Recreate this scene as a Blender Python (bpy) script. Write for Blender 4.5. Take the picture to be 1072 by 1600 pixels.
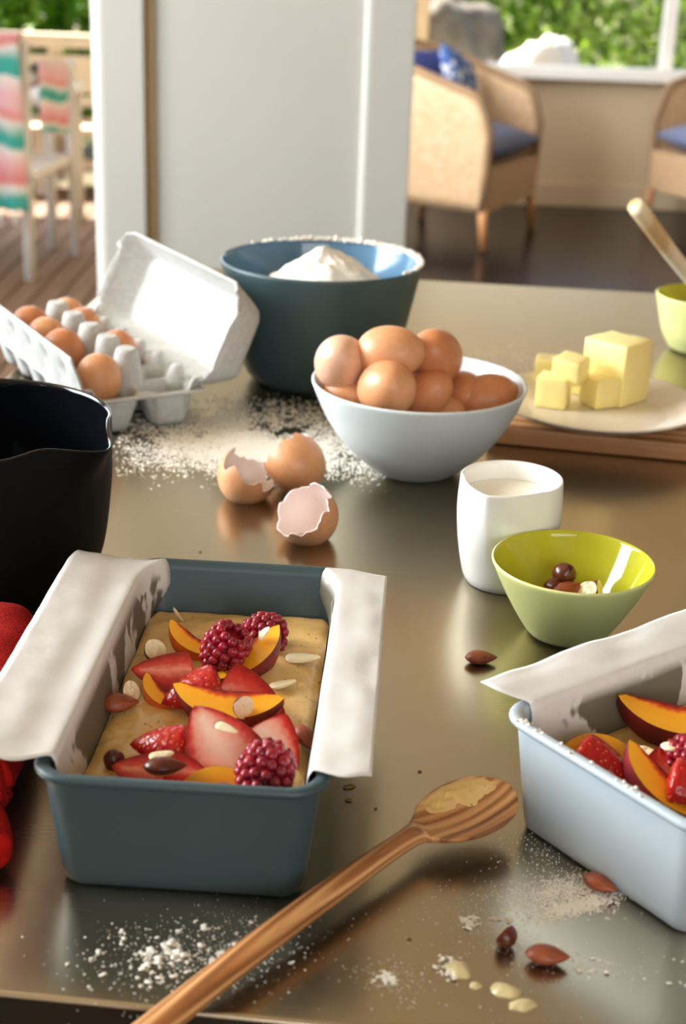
import bpy, bmesh, math, random
import numpy as np
from mathutils import Vector, Matrix, Euler, noise

PI = math.pi
R = random.Random(7)
D = bpy.data
for o in list(D.objects): D.objects.remove(o)
COL = bpy.context.scene.collection
SC = bpy.context.scene
def rad(a): return math.radians(a)

# ------------------------------------------------------------------ camera
cam = D.cameras.new('camera'); camo = D.objects.new('camera', cam); COL.objects.link(camo)
cam.sensor_fit = 'HORIZONTAL'; cam.sensor_width = 24.0; cam.lens = 51.49
cam.clip_start = 0.02; cam.clip_end = 200
pitch, roll = rad(21.5), rad(2.15)
f = Vector((0, math.cos(pitch), -math.sin(pitch)))
r0 = Vector((1, 0, 0)); u0 = r0.cross(f)
r1 = math.cos(roll) * r0 + math.sin(roll) * u0
u1 = -math.sin(roll) * r0 + math.cos(roll) * u0
m = Matrix((r1, u1, -f)).transposed().to_4x4(); m.translation = Vector((0, 0, 1.32))
camo.matrix_world = m
cam.dof.use_dof = True; cam.dof.focus_distance = 0.86; cam.dof.aperture_fstop = 9.0
SC.camera = camo
SC.cycles.use_denoising = True
SC.cycles.max_bounces = 8; SC.cycles.diffuse_bounces = 4; SC.cycles.glossy_bounces = 4
SC.cycles.transmission_bounces = 6; SC.cycles.transparent_max_bounces = 8
SC.cycles.sample_clamp_indirect = 6.0
SC.cycles.caustics_reflective = False; SC.cycles.caustics_refractive = False

# ------------------------------------------------------------------ sky, sun, daylight, added fill
w = D.worlds.new('world'); SC.world = w; w.use_nodes = True
nt = w.node_tree; bg = nt.nodes['Background']
sky = nt.nodes.new('ShaderNodeTexSky'); sky.sky_type = 'NISHITA'; sky.sun_disc = False
sky.sun_elevation = rad(48); sky.sun_rotation = rad(-45); sky.air_density = 1.0; sky.dust_density = 2.0; sky.ozone_density = 1.0
nt.links.new(sky.outputs[0], bg.inputs[0]); bg.inputs[1].default_value = 0.34
sun = D.lights.new('sun', 'SUN'); sun.energy = 13.0; sun.angle = rad(0.6); sun.color = (1, .94, .84)
suno = D.objects.new('sun', sun); COL.objects.link(suno)
suno.rotation_euler = Vector((0.45, -0.45, -0.80)).to_track_quat('-Z', 'Y').to_euler()
def area(name, loc, target, sx, sy, power, col):
    l = D.lights.new(name, 'AREA'); l.shape = 'RECTANGLE'; l.size = sx; l.size_y = sy; l.energy = power; l.color = col
    o = D.objects.new(name, l); COL.objects.link(o); o.location = loc
    o.rotation_euler = (Vector(target) - Vector(loc)).to_track_quat('-Z', 'Y').to_euler(); return o
area('daylight_kitchen_window', (-2.62, 1.55, 1.98), (-1.0, 1.55, 1.50), 1.9, 1.2, 135, (.86, .94, 1.0))
area('fill_behind_camera', (0.6, -2.0, 1.75), (0.3, 1.0, .9), 2.0, 1.1, 24, (.95, .97, 1.0))  # added fill lamp to lift camera-facing sides; the wall behind is solid
area('daylight_sunroom_side', (-0.75, 5.6, 1.5), (1.0, 5.6, 1.2), 3.4, 1.4, 80, (.95, .97, 1.0))
area('daylight_doorway', (-1.45, 3.7, 1.35), (-0.4, 1.0, 0.9), 1.3, 1.5, 7, (.86, .93, 1.0))
SC.view_settings.view_transform = 'Standard'; SC.view_settings.look = 'None'
SC.view_settings.gamma = 1.0; SC.view_settings.use_curve_mapping = False
SC.view_settings.exposure = 0.72

# ------------------------------------------------------------------ material helpers
def lin(c):
    return tuple(((x / 255) / 12.92 if x / 255 <= .04045 else ((x / 255 + .055) / 1.055) ** 2.4) for x in c)
class M:
    def __init__(s, name, rough=.5, metal=0, col=(.5, .5, .5)):
        s.m = D.materials.new(name); s.m.use_nodes = True; s.t = s.m.node_tree
        s.b = s.t.nodes['Principled BSDF']
        s.set(Roughness=rough, Metallic=metal); s.b.inputs['Base Color'].default_value = (*col, 1)
        s.co = None
    def set(s, **k):
        for a, v in k.items():
            s.b.inputs[a.replace('_', ' ')].default_value = v
        return s
    def n(s, typ, **k):
        x = s.t.nodes.new(typ)
        for a, v in k.items(): setattr(x, a, v)
        return x
    def l(s, a, b): s.t.links.new(a, b)
    def coord(s, scale=(1, 1, 1), out='Object', rot=(0, 0, 0)):
        c = s.n('ShaderNodeTexCoord'); mp = s.n('ShaderNodeMapping'); mp.inputs['Scale'].default_value = scale
        mp.inputs['Rotation'].default_value = rot
        s.l(c.outputs[out], mp.inputs[0]); return mp.outputs[0]
    def noise(s, scale, detail=4, rough=.55, vec=None, dist=0):
        x = s.n('ShaderNodeTexNoise'); x.inputs['Scale'].default_value = scale; x.inputs['Detail'].default_value = detail
        x.inputs['Roughness'].default_value = rough; x.inputs['Distortion'].default_value = dist
        s.l(vec if vec is not None else s.coord(), x.inputs['Vector']); return x.outputs['Fac']
    def ramp(s, fac, stops):
        x = s.n('ShaderNodeValToRGB'); e = x.color_ramp.elements
        while len(e) < len(stops): e.new(.5)
        for q, (p, c) in zip(e, stops):
            q.position = p; q.color = (*c, 1) if len(c) == 3 else c
        s.l(fac, x.inputs[0]); return x.outputs[0]
    def mix(s, fac, a, b, mode='MIX'):
        x = s.n('ShaderNodeMix', data_type='RGBA', blend_type=mode)
        for sock, v in ((x.inputs[0], fac), (x.inputs[6], a), (x.inputs[7], b)):
            if isinstance(v, (int, float)): sock.default_value = v
            elif isinstance(v, tuple): sock.default_value = (*v, 1)
            else: s.l(v, sock)
        return x.outputs[2]
    def math(s, op, a, b=0.0):
        x = s.n('ShaderNodeMath', operation=op)
        for i, v in enumerate((a, b)):
            if isinstance(v, (int, float)): x.inputs[i].default_value = v
            else: s.l(v, x.inputs[i])
        return x.outputs[0]
    def attr(s, name):
        x = s.n('ShaderNodeAttribute'); x.attribute_name = name; return x.outputs['Fac']
    def color(s, sock): s.l(sock, s.b.inputs['Base Color']); return s
    def roughness(s, sock): s.l(sock, s.b.inputs['Roughness']); return s
    def bump(s, h, strength=.3, dist=.001):
        x = s.n('ShaderNodeBump'); x.inputs['Strength'].default_value = strength; x.inputs['Distance'].default_value = dist
        s.l(h, x.inputs['Height'])
        s.l(x.outputs[0], s.b.inputs['Normal']); return s
def plain(name, rgb, rough=.5, metal=0, var=.12, scale=30, bump=0, bscale=200, bdist=.0005, **k):
    """a colour with a soft mottling of its own and an optional fine relief"""
    a = M(name, rough, metal); c = lin(rgb)
    n = a.noise(scale)
    a.color(a.ramp(n, [(.3, tuple(x * (1 - var) for x in c)), (.7, tuple(min(1, x * (1 + var)) for x in c))]))
    if bump: a.bump(a.noise(bscale, 3), bump, bdist)
    a.set(**k); return a.m

# ------------------------------------------------------------------ mesh helpers
def link(name, me, mat=None, parent=None, smooth=True, loc=None, rot=None):
    o = D.objects.new(name, me); COL.objects.link(o)
    if mat: me.materials.append(mat)
    if smooth:
        me.polygons.foreach_set('use_smooth', [True] * len(me.polygons))
    if parent: o.parent = parent
    if loc: o.location = loc
    if rot: o.rotation_euler = rot
    return o
def meshpy(name, v, fcs, mat=None, parent=None, smooth=True, loc=None, rot=None, **attrs):
    me = D.meshes.new(name); me.from_pydata([tuple(q) for q in v], [], fcs); me.update()
    for k, vals in attrs.items():
        a = me.attributes.new(k, 'FLOAT', 'POINT'); a.data.foreach_set('value', list(vals))
    return link(name, me, mat, parent, smooth, loc, rot)
def bmo(name, bm, mat=None, parent=None, smooth=True, loc=None, rot=None):
    me = D.meshes.new(name); bm.to_mesh(me); bm.free(); return link(name, me, mat, parent, smooth, loc, rot)
def tag(o, label, cat, group=None, kind=None):
    o['label'] = label; o['category'] = cat
    if group: o['group'] = group
    if kind: o['kind'] = kind
    return o
def empty(name, loc, rot=(0, 0, 0)):
    o = D.objects.new(name, None); o.empty_display_size = .02; COL.objects.link(o); o.location = loc; o.rotation_euler = rot; return o
def struct(o): o['kind'] = 'structure'; return o
def smooth_angle(o, ang=40):
    me = o.data
    bm = bmesh.new(); bm.from_mesh(me)
    for e in bm.edges:
        if len(e.link_faces) == 2 and e.calc_face_angle(0) > rad(ang): e.smooth = False
    bm.to_mesh(me); bm.free(); return o
def box(name, lo, hi, mat, parent=None, bev=0.0, seg=2, loc=None, rot=None):
    bm = bmesh.new(); bmesh.ops.create_cube(bm, size=1)
    for v in bm.verts:
        v.co = Vector([lo[i] + (v.co[i] + .5) * (hi[i] - lo[i]) for i in range(3)])
    if bev: bmesh.ops.bevel(bm, geom=bm.edges[:], offset=bev, segments=seg, affect='EDGES', profile=.5)
    o = bmo(name, bm, mat, parent, bool(bev), loc, rot)
    if bev:
        smooth_angle(o, 50); wn = o.modifiers.new('normals', 'WEIGHTED_NORMAL'); wn.weight = 100; wn.keep_sharp = True
    return o
def loft(rings, close=True, capA=False, capB=False):
    """rings: list of equal-length point lists -> verts, faces"""
    n = len(rings[0]); v = [p for r in rings for p in r]; fc = []
    for i in range(len(rings) - 1):
        for j in range(n if close else n - 1):
            k = (j + 1) % n
            fc.append((i * n + j, i * n + k, (i + 1) * n + k, (i + 1) * n + j))
    if capA: fc.append(tuple(reversed(range(n))))
    if capB: fc.append(tuple((len(rings) - 1) * n + j for j in range(n)))
    return v, fc
def lathe(prof, seg=72, fn=None):
    """prof [(r,z)]; fn(theta,r,z)->(r,z) may deform"""
    rings = []
    for r, z in prof:
        ring = []
        for j in range(seg):
            t = 2 * PI * j / seg; rr, zz = fn(t, r, z) if fn else (r, z)
            ring.append((rr * math.cos(t), rr * math.sin(t), zz))
        rings.append(ring)
    return loft(rings, True, abs(prof[0][1]) < 1e-6 and prof[0][0] > 1e-3, False)
def catmull(pts, k=6):
    out = []; P = [np.array(p, float) for p in pts]
    P = [2 * P[0] - P[1]] + P + [2 * P[-1] - P[-2]]
    for i in range(1, len(P) - 2):
        for j in range(k):
            t = j / k
            out.append(.5 * (2 * P[i] + (P[i + 1] - P[i - 1]) * t + (2 * P[i - 1] - 5 * P[i] + 4 * P[i + 1] - P[i + 2]) * t * t + (3 * P[i] - P[i - 1] - 3 * P[i + 1] + P[i + 2]) * t ** 3))
    out.append(P[-2]); return [tuple(q) for q in out]
def tube(pts, r, seg=10, flat=1.0):
    """round bar along pts; r a number or one radius per point"""
    rings = []; n = len(pts)
    for i, p in enumerate(pts):
        p = Vector(p); a = Vector(pts[max(0, i - 1)]); b = Vector(pts[min(n - 1, i + 1)])
        d = (b - a).normalized(); up = Vector((0, 0, 1)) if abs(d.z) < .95 else Vector((1, 0, 0))
        s = d.cross(up).normalized(); q = s.cross(d)
        rr = r[i] if isinstance(r, (list, tuple)) else r
        rings.append([tuple(p + s * rr * math.cos(2 * PI * j / seg) + q * rr * flat * math.sin(2 * PI * j / seg)) for j in range(seg)])
    return loft(rings, True, True, True)
def rrect(hx, hy, r, z, k=8, cx=0, cy=0):
    pts = []
    for sx, sy, a0 in ((1, 1, 0), (-1, 1, 90), (-1, -1, 180), (1, -1, 270)):
        for i in range(k + 1):
            a = rad(a0 + 90 * i / k)
            pts.append((cx + sx * (hx - r) + r * math.cos(a), cy + sy * (hy - r) + r * math.sin(a), z))
    return pts
def grid(fn, nu, nv):
    v = [fn(i / (nu - 1), j / (nv - 1)) for i in range(nu) for j in range(nv)]
    fc = [(i * nv + j, i * nv + j + 1, (i + 1) * nv + j + 1, (i + 1) * nv + j) for i in range(nu - 1) for j in range(nv - 1)]
    return v, fc
def solid(o, th, off=0):
    md = o.modifiers.new('solid', 'SOLIDIFY'); md.thickness = th; md.offset = off; return o
def sub(o, n=1):
    md = o.modifiers.new('sub', 'SUBSURF'); md.levels = n; md.render_levels = n; return o
def nz(x, y=0, z=0, s=1.0): return noise.noise(Vector((x * s, y * s, z * s)))
def merge(parts):
    V, F = [], []
    for v, fc in parts:
        b = len(V); V += list(v); F += [tuple(i + b for i in q) for q in fc]
    return V, F
def xf(vf, mat): return [tuple(mat @ Vector(p)) for p in vf[0]], vf[1]
def dup(o, loc=None, rot=None, label=None, scale=None):
    c = o.copy(); COL.objects.link(c)
    for ch in o.children:
        d = ch.copy(); COL.objects.link(d); d.parent = c
        for g in ch.children:
            e = g.copy(); COL.objects.link(e); e.parent = d
    if loc is not None: c.location = loc
    if rot is not None: c.rotation_euler = rot
    if scale is not None: c.scale = scale
    if label: c['label'] = label
    return c

def frame(x=None, y=None, z=None):
    """Euler whose axes follow the given directions: z exact, then x or y as close as possible"""
    z = Vector(z).normalized()
    if x is not None: x = Vector(x); x = (x - z * x.dot(z)).normalized(); y = z.cross(x)
    else: y = Vector(y); y = (y - z * y.dot(z)).normalized(); x = y.cross(z)
    return Matrix((x, y, z)).transposed().to_euler()
# ------------------------------------------------------------------ materials
a = M('brushed_steel', .27, 1.0)
v1 = a.coord((9, 900, 9), rot=(0, 0, 0))
brush = a.noise(1.0, 6, .65, v1)
blot = a.noise(5, 4, .6)
a.color(a.mix(a.ramp(blot, [(.35, (0, 0, 0)), (.7, (1, 1, 1))]), lin((198, 185, 162)), lin((207, 195, 173))))
v2 = a.coord((14, 260, 6), rot=(0, 0, rad(35)))
scr = a.ramp(a.noise(1.0, 3, .5, v2), [(.70, (0, 0, 0)), (.74, (1, 1, 1))])
rgh = a.math('ADD', a.math('MULTIPLY', brush, .06), a.math('MULTIPLY', blot, .12))
a.roughness(a.math('ADD', rgh, .165)); a.bump(a.math('ADD', brush, a.math('MULTIPLY', scr, .35)), .035, .0002)
a.b.inputs['Anisotropic'].default_value = .3; a.b.inputs['Specular Tint'].default_value = (.76, .69, .58, 1)
STEEL = a.m
WALLC = plain('cream_wall_paint', (180, 177, 167), .55, var=.02, scale=3, bump=.05, bscale=120)
WALLW = plain('warm_white_wall_paint', (206, 184, 150), .6, var=.03, scale=4)
TRIMW = plain('white_gloss_trim_paint', (236, 234, 228), .35, var=.02, scale=6)
SEAM = plain('tan_timber_bead', (196, 168, 124), .6, var=.1, scale=12)
CEIL = plain('tan_ceiling_boards', (214, 188, 150), .7, var=.08, scale=4)
a = M('dark_stained_floorboards', .24)
nf = a.noise(1, 5, .6, a.coord((9, 1.2, 1)))
a.color(a.ramp(nf, [(.3, lin((14, 11, 14))), (.7, lin((26, 20, 22)))])); a.bump(nf, .15, .002); a.set(Specular_IOR_Level=.2)
FLOOR = a.m
a = M('weathered_deck_timber', .65)
nf = a.noise(1, 5, .6, a.coord((60, 3, 10), out='Object'))
oi = a.n('ShaderNodeObjectInfo')
a.color(a.mix(a.math('MULTIPLY', oi.outputs['Random'], .35), a.ramp(nf, [(.3, lin((112, 86, 66))), (.7, lin((158, 130, 106)))]), lin((100, 74, 54)), 'MIX')); a.bump(nf, .3, .002)
DECK = a.m
def wood(name, dark, mid, light, scale=(60, 6, 60), rough=.45, ring=3.0, bump=.15, out='Object'):
    a = M(name, rough); vec = a.coord(scale, out)
    n1 = a.noise(1, 5, .6, vec); wv = a.n('ShaderNodeTexWave', wave_type='BANDS', bands_direction='Y'); wv.inputs['Scale'].default_value = ring
    wv.inputs['Distortion'].default_value = 6; wv.inputs['Detail'].default_value = 3; a.l(a.coord(tuple(q * .12 for q in scale), out), wv.inputs['Vector'])
    fac = a.math('ADD', a.math('MULTIPLY', n1, .55 + .25 * (bump < .15)), a.math('MULTIPLY', wv.outputs['Fac'], .45 - .25 * (bump < .15)))
    a.color(a.ramp(fac, [(.30, lin(dark)), (.47, lin(mid)), (.68, lin(light))])); a.bump(fac, bump, .0006); return a.m
OLIVE = wood('olive_wood', (78, 40, 18), (178, 116, 66), (222, 172, 116), (7, 230, 80), .40, 1.5, .12, 'UV')
BOARD = wood('chopping_board_wood', (158, 108, 66), (204, 154, 104), (226, 182, 132), (5, 60, 40), .5, 2)
PALEWOOD = wood('pale_beech', (206, 170, 118), (232, 206, 164), (244, 226, 194), (60, 60, 6), .5, 1)
def weave(name, c1, c2, s=90):
    a = M(name, .6); vec = a.coord()
    br = a.n('ShaderNodeTexBrick'); br.inputs['Scale'].default_value = s; br.inputs['Mortar Size'].default_value = .05
    br.inputs['Color1'].default_value = (*lin(c1), 1); br.inputs['Color2'].default_value = (*lin(c2), 1); br.inputs['Mortar'].default_value = (*(x * .35 for x in lin(c2)), 1)
    br.inputs['Brick Width'].default_value = .9; br.inputs['Row Height'].default_value = .45
    uv = a.n('ShaderNodeUVMap'); uv.uv_map = 'uv'; a.l(uv.outputs[0], br.inputs['Vector'])
    n = a.noise(6); a.color(a.mix(a.math('MULTIPLY', n, .35), br.outputs['Color'], lin((206, 158, 110)))); a.bump(br.outputs['Fac'], -.6, .003); return a.m
WICKER = weave('honey_wicker', (238, 210, 172), (214, 176, 132), 1.0)
CANE = plain('cane_leg', (198, 142, 92), .45, var=.15, scale=20)
BLUEGREY = plain('blue_grey_cushion_cloth', (112, 122, 152), .85, var=.1, bump=.2, bscale=400)
NAVY = plain('navy_cushion_cloth', (40, 54, 112), .85, var=.2, scale=15, bump=.2, bscale=400)
a = M('navy_printed_cushion_cloth', .85)
vz = a.n('ShaderNodeTexVoronoi'); vz.inputs['Scale'].default_value = 26; a.l(a.coord(), vz.inputs['Vector'])
a.color(a.ramp(vz.outputs['Distance'], [(.30, lin((206, 212, 222))), (.42, lin((62, 92, 150)))])); PRINT = a.m
WHITEP = plain('white_painted_furniture', (240, 238, 232), .45, var=.03)
CREAMP = plain('cream_weathered_slats', (222, 208, 184), .7, var=.1, scale=9)

SLATE = plain('slate_blue_matt_glaze', (56, 76, 82), .42, var=.06, scale=25, bump=.06, bscale=500)
SLATE_IN = plain('slate_blue_gloss_glaze', (88, 122, 148), .12, var=.05)
SLATE_D = plain('deep_slate_matt_glaze', (60, 80, 84), .45, var=.06, scale=25, bump=.06, bscale=500)
PALE = plain('pale_blue_matt_glaze', (210, 217, 216), .42, var=.03, scale=20, bump=.04, bscale=500)
PALE_IN = plain('pale_blue_gloss_glaze', (206, 214, 218), .08, var=.02)
PANB = plain('powder_blue_enamel', (176, 188, 195), .38, var=.03, bump=.04, bscale=600)
BLACKM = plain('black_matt_glaze', (8, 8, 8), .65, var=.1, Specular_IOR_Level=.12)
BLACK_IN = plain('black_gloss_glaze', (12, 14, 18), .06, var=.1)
LIME = plain('pale_lime_matt_glaze', (226, 228, 150), .42, var=.03, bump=.04, bscale=600)
LIME_IN = plain('lime_gloss_glaze', (192, 190, 52), .08, var=.03)
WHITEC = plain('white_porcelain', (240, 238, 232), .3, var=.01)
CREAMC = plain('cream_plate_glaze', (226, 214, 194), .25, var=.02)
MILK = plain('milk', (244, 238, 222), .15, var=.01, Subsurface_Weight=.3, Subsurface_Radius=(.01, .008, .006), Subsurface_Scale=.3)
BUTTER = plain('butter', (244, 226, 150), .42, var=.03, scale=60, bump=.15, bscale=120, Subsurface_Weight=.35, Subsurface_Radius=(.01, .007, .002), Subsurface_Scale=.5)
def eggmat(name, c1, c2):
    a = M(name, .42); n = a.noise(60, 5, .7); sp = a.noise(420, 2, .5)
    base = a.ramp(n, [(.3, lin(c1)), (.7, lin(c2))])
    a.color(a.mix(a.ramp(sp, [(.64, (0, 0, 0)), (.72, (.35, .35, .35))]), base, tuple(x * .7 for x in lin(c1))))
    a.bump(a.noise(900, 2), .12, .0003); a.set(Subsurface_Weight=.12, Subsurface_Radius=(.006, .003, .002), Subsurface_Scale=.3); return a.m
EGG = [eggmat('pale_egg_shell', (222, 172, 140), (232, 188, 158)), eggmat('tan_egg_shell', (208, 144, 98), (220, 160, 114)), eggmat('brown_egg_shell', (190, 118, 74), (206, 136, 90))]
SHELL_IN = plain('egg_membrane', (240, 222, 214), .4, var=.03)
a = M('grey_moulded_pulp', .9); n = a.noise(160, 5, .7)
a.color(a.ramp(n, [(.3, lin((176, 174, 168))), (.7, lin((198, 197, 193)))])); a.bump(n, .5, .0012); PULP = a.m
FLOURM = plain('flour', (246, 240, 228), .95, var=.03, scale=200, bump=.5, bscale=500, bdist=.001)
a = M('baking_parchment', .5); nb = a.noise(26, 4, .6)
a.color(a.ramp(nb, [(.3, lin((236, 234, 230))), (.7, lin((246, 245, 243)))])); a.bump(a.noise(60, 4, .6), .25, .0015)
tr = a.n('ShaderNodeBsdfTranslucent'); tr.inputs[0].default_value = (.85, .82, .76, 1)
ms = a.n('ShaderNodeMixShader'); ms.inputs[0].default_value = .25
# greasy smears where batter touched it (attribute 'grease' is 1 low on the walls)
gr = a.math('MULTIPLY', a.attr('grease'), a.ramp(a.noise(1, 3, .55, a.coord((30, 34, 22))), [(.475, (0, 0, 0)), (.505, (1, 1, 1))]))
a.color(a.mix(gr, a.ramp(nb, [(.3, lin((234, 232, 228))), (.7, lin((246, 245, 243)))]), lin((126, 120, 104))))
a.l(a.b.outputs[0], ms.inputs[1]); a.l(tr.outputs[0], ms.inputs[2]); a.l(ms.outputs[0], a.t.nodes['Material Output'].inputs[0]); PAPER = a.m
a = M('cake_batter', .2); n = a.noise(22, 3, .5); sp = a.noise(330, 2, .5)
base = a.ramp(n, [(.25, lin((212, 172, 104))), (.75, lin((226, 190, 126)))])
a.color(a.mix(a.ramp(sp, [(.68, (0, 0, 0)), (.74, (.8, .8, .8))]), base, lin((110, 66, 34)))); a.bump(a.noise(75, 3, .5), .45, .003)
a.set(Subsurface_Weight=.15, Subsurface_Radius=(.008, .005, .002), Subsurface_Scale=.4); BATTER = a.m
a = M('raspberry_flesh', .32); n = a.noise(120)
a.color(a.ramp(n, [(.3, lin((112, 10, 28))), (.7, lin((168, 26, 46)))])); a.set(Subsurface_Weight=.2, Subsurface_Radius=(.006, .001, .001), Subsurface_Scale=.3); RASP = a.m
a = M('strawberry_skin', .22); vz = a.n('ShaderNodeTexVoronoi'); vz.inputs['Scale'].default_value = 330; a.l(a.coord(), vz.inputs['Vector'])
a.color(a.ramp(vz.outputs['Distance'], [(.16, lin((214, 120, 60))), (.26, lin((168, 20, 22)))])); a.bump(vz.outputs['Distance'], .5, .001); STRAW = a.m
a = M('strawberry_flesh', .3); n = a.noise(1, 3, .5, a.coord((300, 300, 300)))
rr = a.math('ADD', a.attr('edge'), a.math('MULTIPLY', a.math('SUBTRACT', n, .5), .35))
a.color(a.ramp(rr, [(.10, lin((246, 206, 186))), (.55, lin((238, 156, 136))), (.78, lin((214, 60, 50))), (.93, lin((160, 14, 16)))])); STRAWF = a.m
a = M('strawberry_red_flesh', .22); n = a.noise(1, 3, .5, a.coord((260, 260, 260)))
rr = a.math('ADD', a.attr('edge'), a.math('MULTIPLY', a.math('SUBTRACT', n, .5), .45))
a.color(a.ramp(rr, [(.05, lin((236, 140, 122))), (.35, lin((206, 66, 56))), (.7, lin((176, 26, 26))), (.93, lin((132, 10, 14)))])); STRAWR = a.m
a = M('peach_flesh', .22); n = a.noise(1, 4, .6, a.coord((140, 140, 140)))
rr = a.math('ADD', a.attr('pit'), a.math('MULTIPLY', a.math('SUBTRACT', n, .5), .5))
a.color(a.ramp(rr, [(.0, lin((244, 176, 44))), (.62, lin((242, 164, 36))), (.8, lin((206, 70, 30))), (.95, lin((128, 22, 22)))]))
a.set(Subsurface_Weight=.2, Subsurface_Radius=(.008, .004, .001), Subsurface_Scale=.4); PEACH = a.m
PEACHSKIN = plain('peach_skin', (112, 22, 24), .5, var=.5, scale=70)
ORANGESKIN = plain('orange_peach_skin', (214, 96, 34), .45, var=.35, scale=70)
a = M('almond_skin', .42); n = a.noise(1, 5, .65, a.coord((60, 420, 420)))
a.color(a.ramp(n, [(.3, lin((104, 46, 24))), (.7, lin((172, 88, 50)))])); a.bump(n, .5, .0008); ALMOND = a.m
HAZEL = plain('hazelnut_skin', (92, 38, 24), .28, var=.4, scale=160)
NUTFLESH = plain('nut_flesh', (238, 222, 184), .5, var=.08, scale=150)
a = M('red_felted_mitt_cloth', .9); n = a.noise(90, 5, .7)
a.color(a.ramp(n, [(.3, lin((142, 6, 3))), (.7, lin((184, 20, 10)))])); a.bump(a.noise(700, 3), .5, .001); a.set(Specular_IOR_Level=.2); REDM = a.m
WIRE = plain('bright_wire', (200, 205, 215), .2, 1.0, var=.05)
HERB = plain('dried_crumb', (112, 92, 40), .8, var=.3, scale=300)

# ------------------------------------------------------------------ room
struct(box('floor', (-0.58, 3.24, -.05), (2.9, 7.98, 0), FLOOR))
struct(box('floor', (-2.4, -2.2, -.05), (2.9, 3.24, 0), FLOOR))
struct(box('ceiling', (-2.4, -2.2, 2.6), (2.9, 8.1, 2.65), CEIL))
struct(box('wall_front', (-2.4, -2.3, 0), (2.9, -2.2, 2.6), WALLW))
struct(box('wall_right', (2.9, -2.3, 0), (3.0, 8.1, 2.6), plain('taupe_wall_paint', (168, 152, 130), .7, var=.02, scale=3)))
def wall_open(name, fixed, axis, span, z, hole, th, mat):
    """a wall with one rectangular opening, as four joined blocks; axis 'x' runs along x at y=fixed"""
    (a0, a1), (z0, z1), (h0, h1, k0, k1) = span, z, hole
    parts = []
    for (p, q, s, t) in ((a0, h0, z0, z1), (h1, a1, z0, z1), (h0, h1, z0, k0), (h0, h1, k1, z1)):
        if q - p < 1e-4 or t - s < 1e-4: continue
        bm = bmesh.new(); bmesh.ops.create_cube(bm, size=1)
        for v in bm.verts:
            A = p + (v.co.x + .5) * (q - p); B = fixed + (v.co.y + .5) * th; Z = s + (v.co.z + .5) * (t - s)
            v.co = Vector((A, B, Z)) if axis == 'x' else Vector((B, A, Z))
        me = D.meshes.new('t'); bm.to_mesh(me); bm.free()
        parts.append(([tuple(x.co) for x in me.vertices], [tuple(pp.vertices) for pp in me.polygons])); D.meshes.remove(me)
    v, fc = merge(parts); return struct(meshpy(name, v, fc, mat, smooth=False))
wall_open('wall_left', -2.5, 'y', (-2.3, 3.36), (0, 2.6), (.5, 2.6, 1.25, 2.55), .1, WALLW)
wall_open('wall_sunroom', -0.56, 'y', (3.42, 8.1), (0, 2.6), (3.8, 7.5, .6, 2.3), .1, WALLW)
wall_open('wall_back', 7.98, 'x', (-0.56, 2.9), (0, 2.6), (.33, 2.75, .70, 2.25), .12, WALLW)
# partition between the deck doorway and the sunroom
pw = struct(box('wall_partition', (-.455, 3.31, 0), (.022, 3.40, 2.6), WALLC))
struct(box('trim_1', (-.5545, 3.285, 0), (-.463, 3.42, 2.6), WALLC, bev=.003))
struct(box('trim_2', (-.4634, 3.303, 0), (-.4445, 3.36, 2.6), SEAM))
struct(box('trim_3', (-.578, 3.30, 0), (-.5547, 3.43, 2.6), TRIMW, bev=.008))  # whiter paint than the post puts outdoor light on this edge into colour
struct(box('trim_4', (.020, 3.288, 0), (.1165, 3.42, 2.6), WALLC, bev=.003))
struct(box('trim_5', (.008, 3.300, 0), (.0198, 3.33, 2.6), TRIMW, bev=.003))
struct(box('trim_6', (-2.4, 3.24, 2.25), (-.578, 3.36, 2.6), WALLC))
struct(box('trim_7', (.1165, 3.24, 2.3), (2.9, 3.36, 2.6), WALLC))
# back window of the sunroom
win = struct(empty('window_1', (1.5, 7.98, .70)))
fl = D.materials.new('window_glass'); fl.use_nodes = True
t_ = fl.node_tree; o_ = t_.nodes['Material Output']; tb = t_.nodes.new('ShaderNodeBsdfTransparent'); gb = t_.nodes.new('ShaderNodeBsdfGlossy')
gb.inputs['Roughness'].default_value = .02; mx = t_.nodes.new('ShaderNodeMixShader'); mx.inputs[0].default_value = .05
t_.links.new(tb.outputs[0], mx.inputs[1]); t_.links.new(gb.outputs[0], mx.inputs[2]); t_.links.new(mx.outputs[0], o_.inputs[0])
def at_win(n, lo, hi, mat, bev=.004):
    return box(n, (lo[0] - 1.5, lo[1] - 7.98, lo[2] - .70), (hi[0] - 1.5, hi[1] - 7.98, hi[2] - .70), mat, win, bev)
at_win('window_sill', (.20, 7.84, .655), (2.80, 8.04, .712), TRIMW, .008)
at_win('jamb', (.26, 7.93, .712), (.345, 8.03, 2.25), SEAM)
at_win('jamb', (2.70, 7.93, .712), (2.78, 8.03, 2.25), TRIMW)
at_win('mullion', (1.553, 7.94, .712), (1.615, 8.02, 2.25), TRIMW)
at_win('head_rail', (.345, 7.94, 2.19), (2.70, 8.02, 2.25), TRIMW)
at_win('pane', (.345, 7.985, .712), (1.553, 7.989, 2.19), fl, 0)
at_win('pane', (1.615, 7.985, .712), (2.70, 7.989, 2.19), fl, 0)
struct(box('baseboard_back', (-.5, 7.895, 0), (2.9, 7.922, .125), WALLW, bev=.006))

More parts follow.
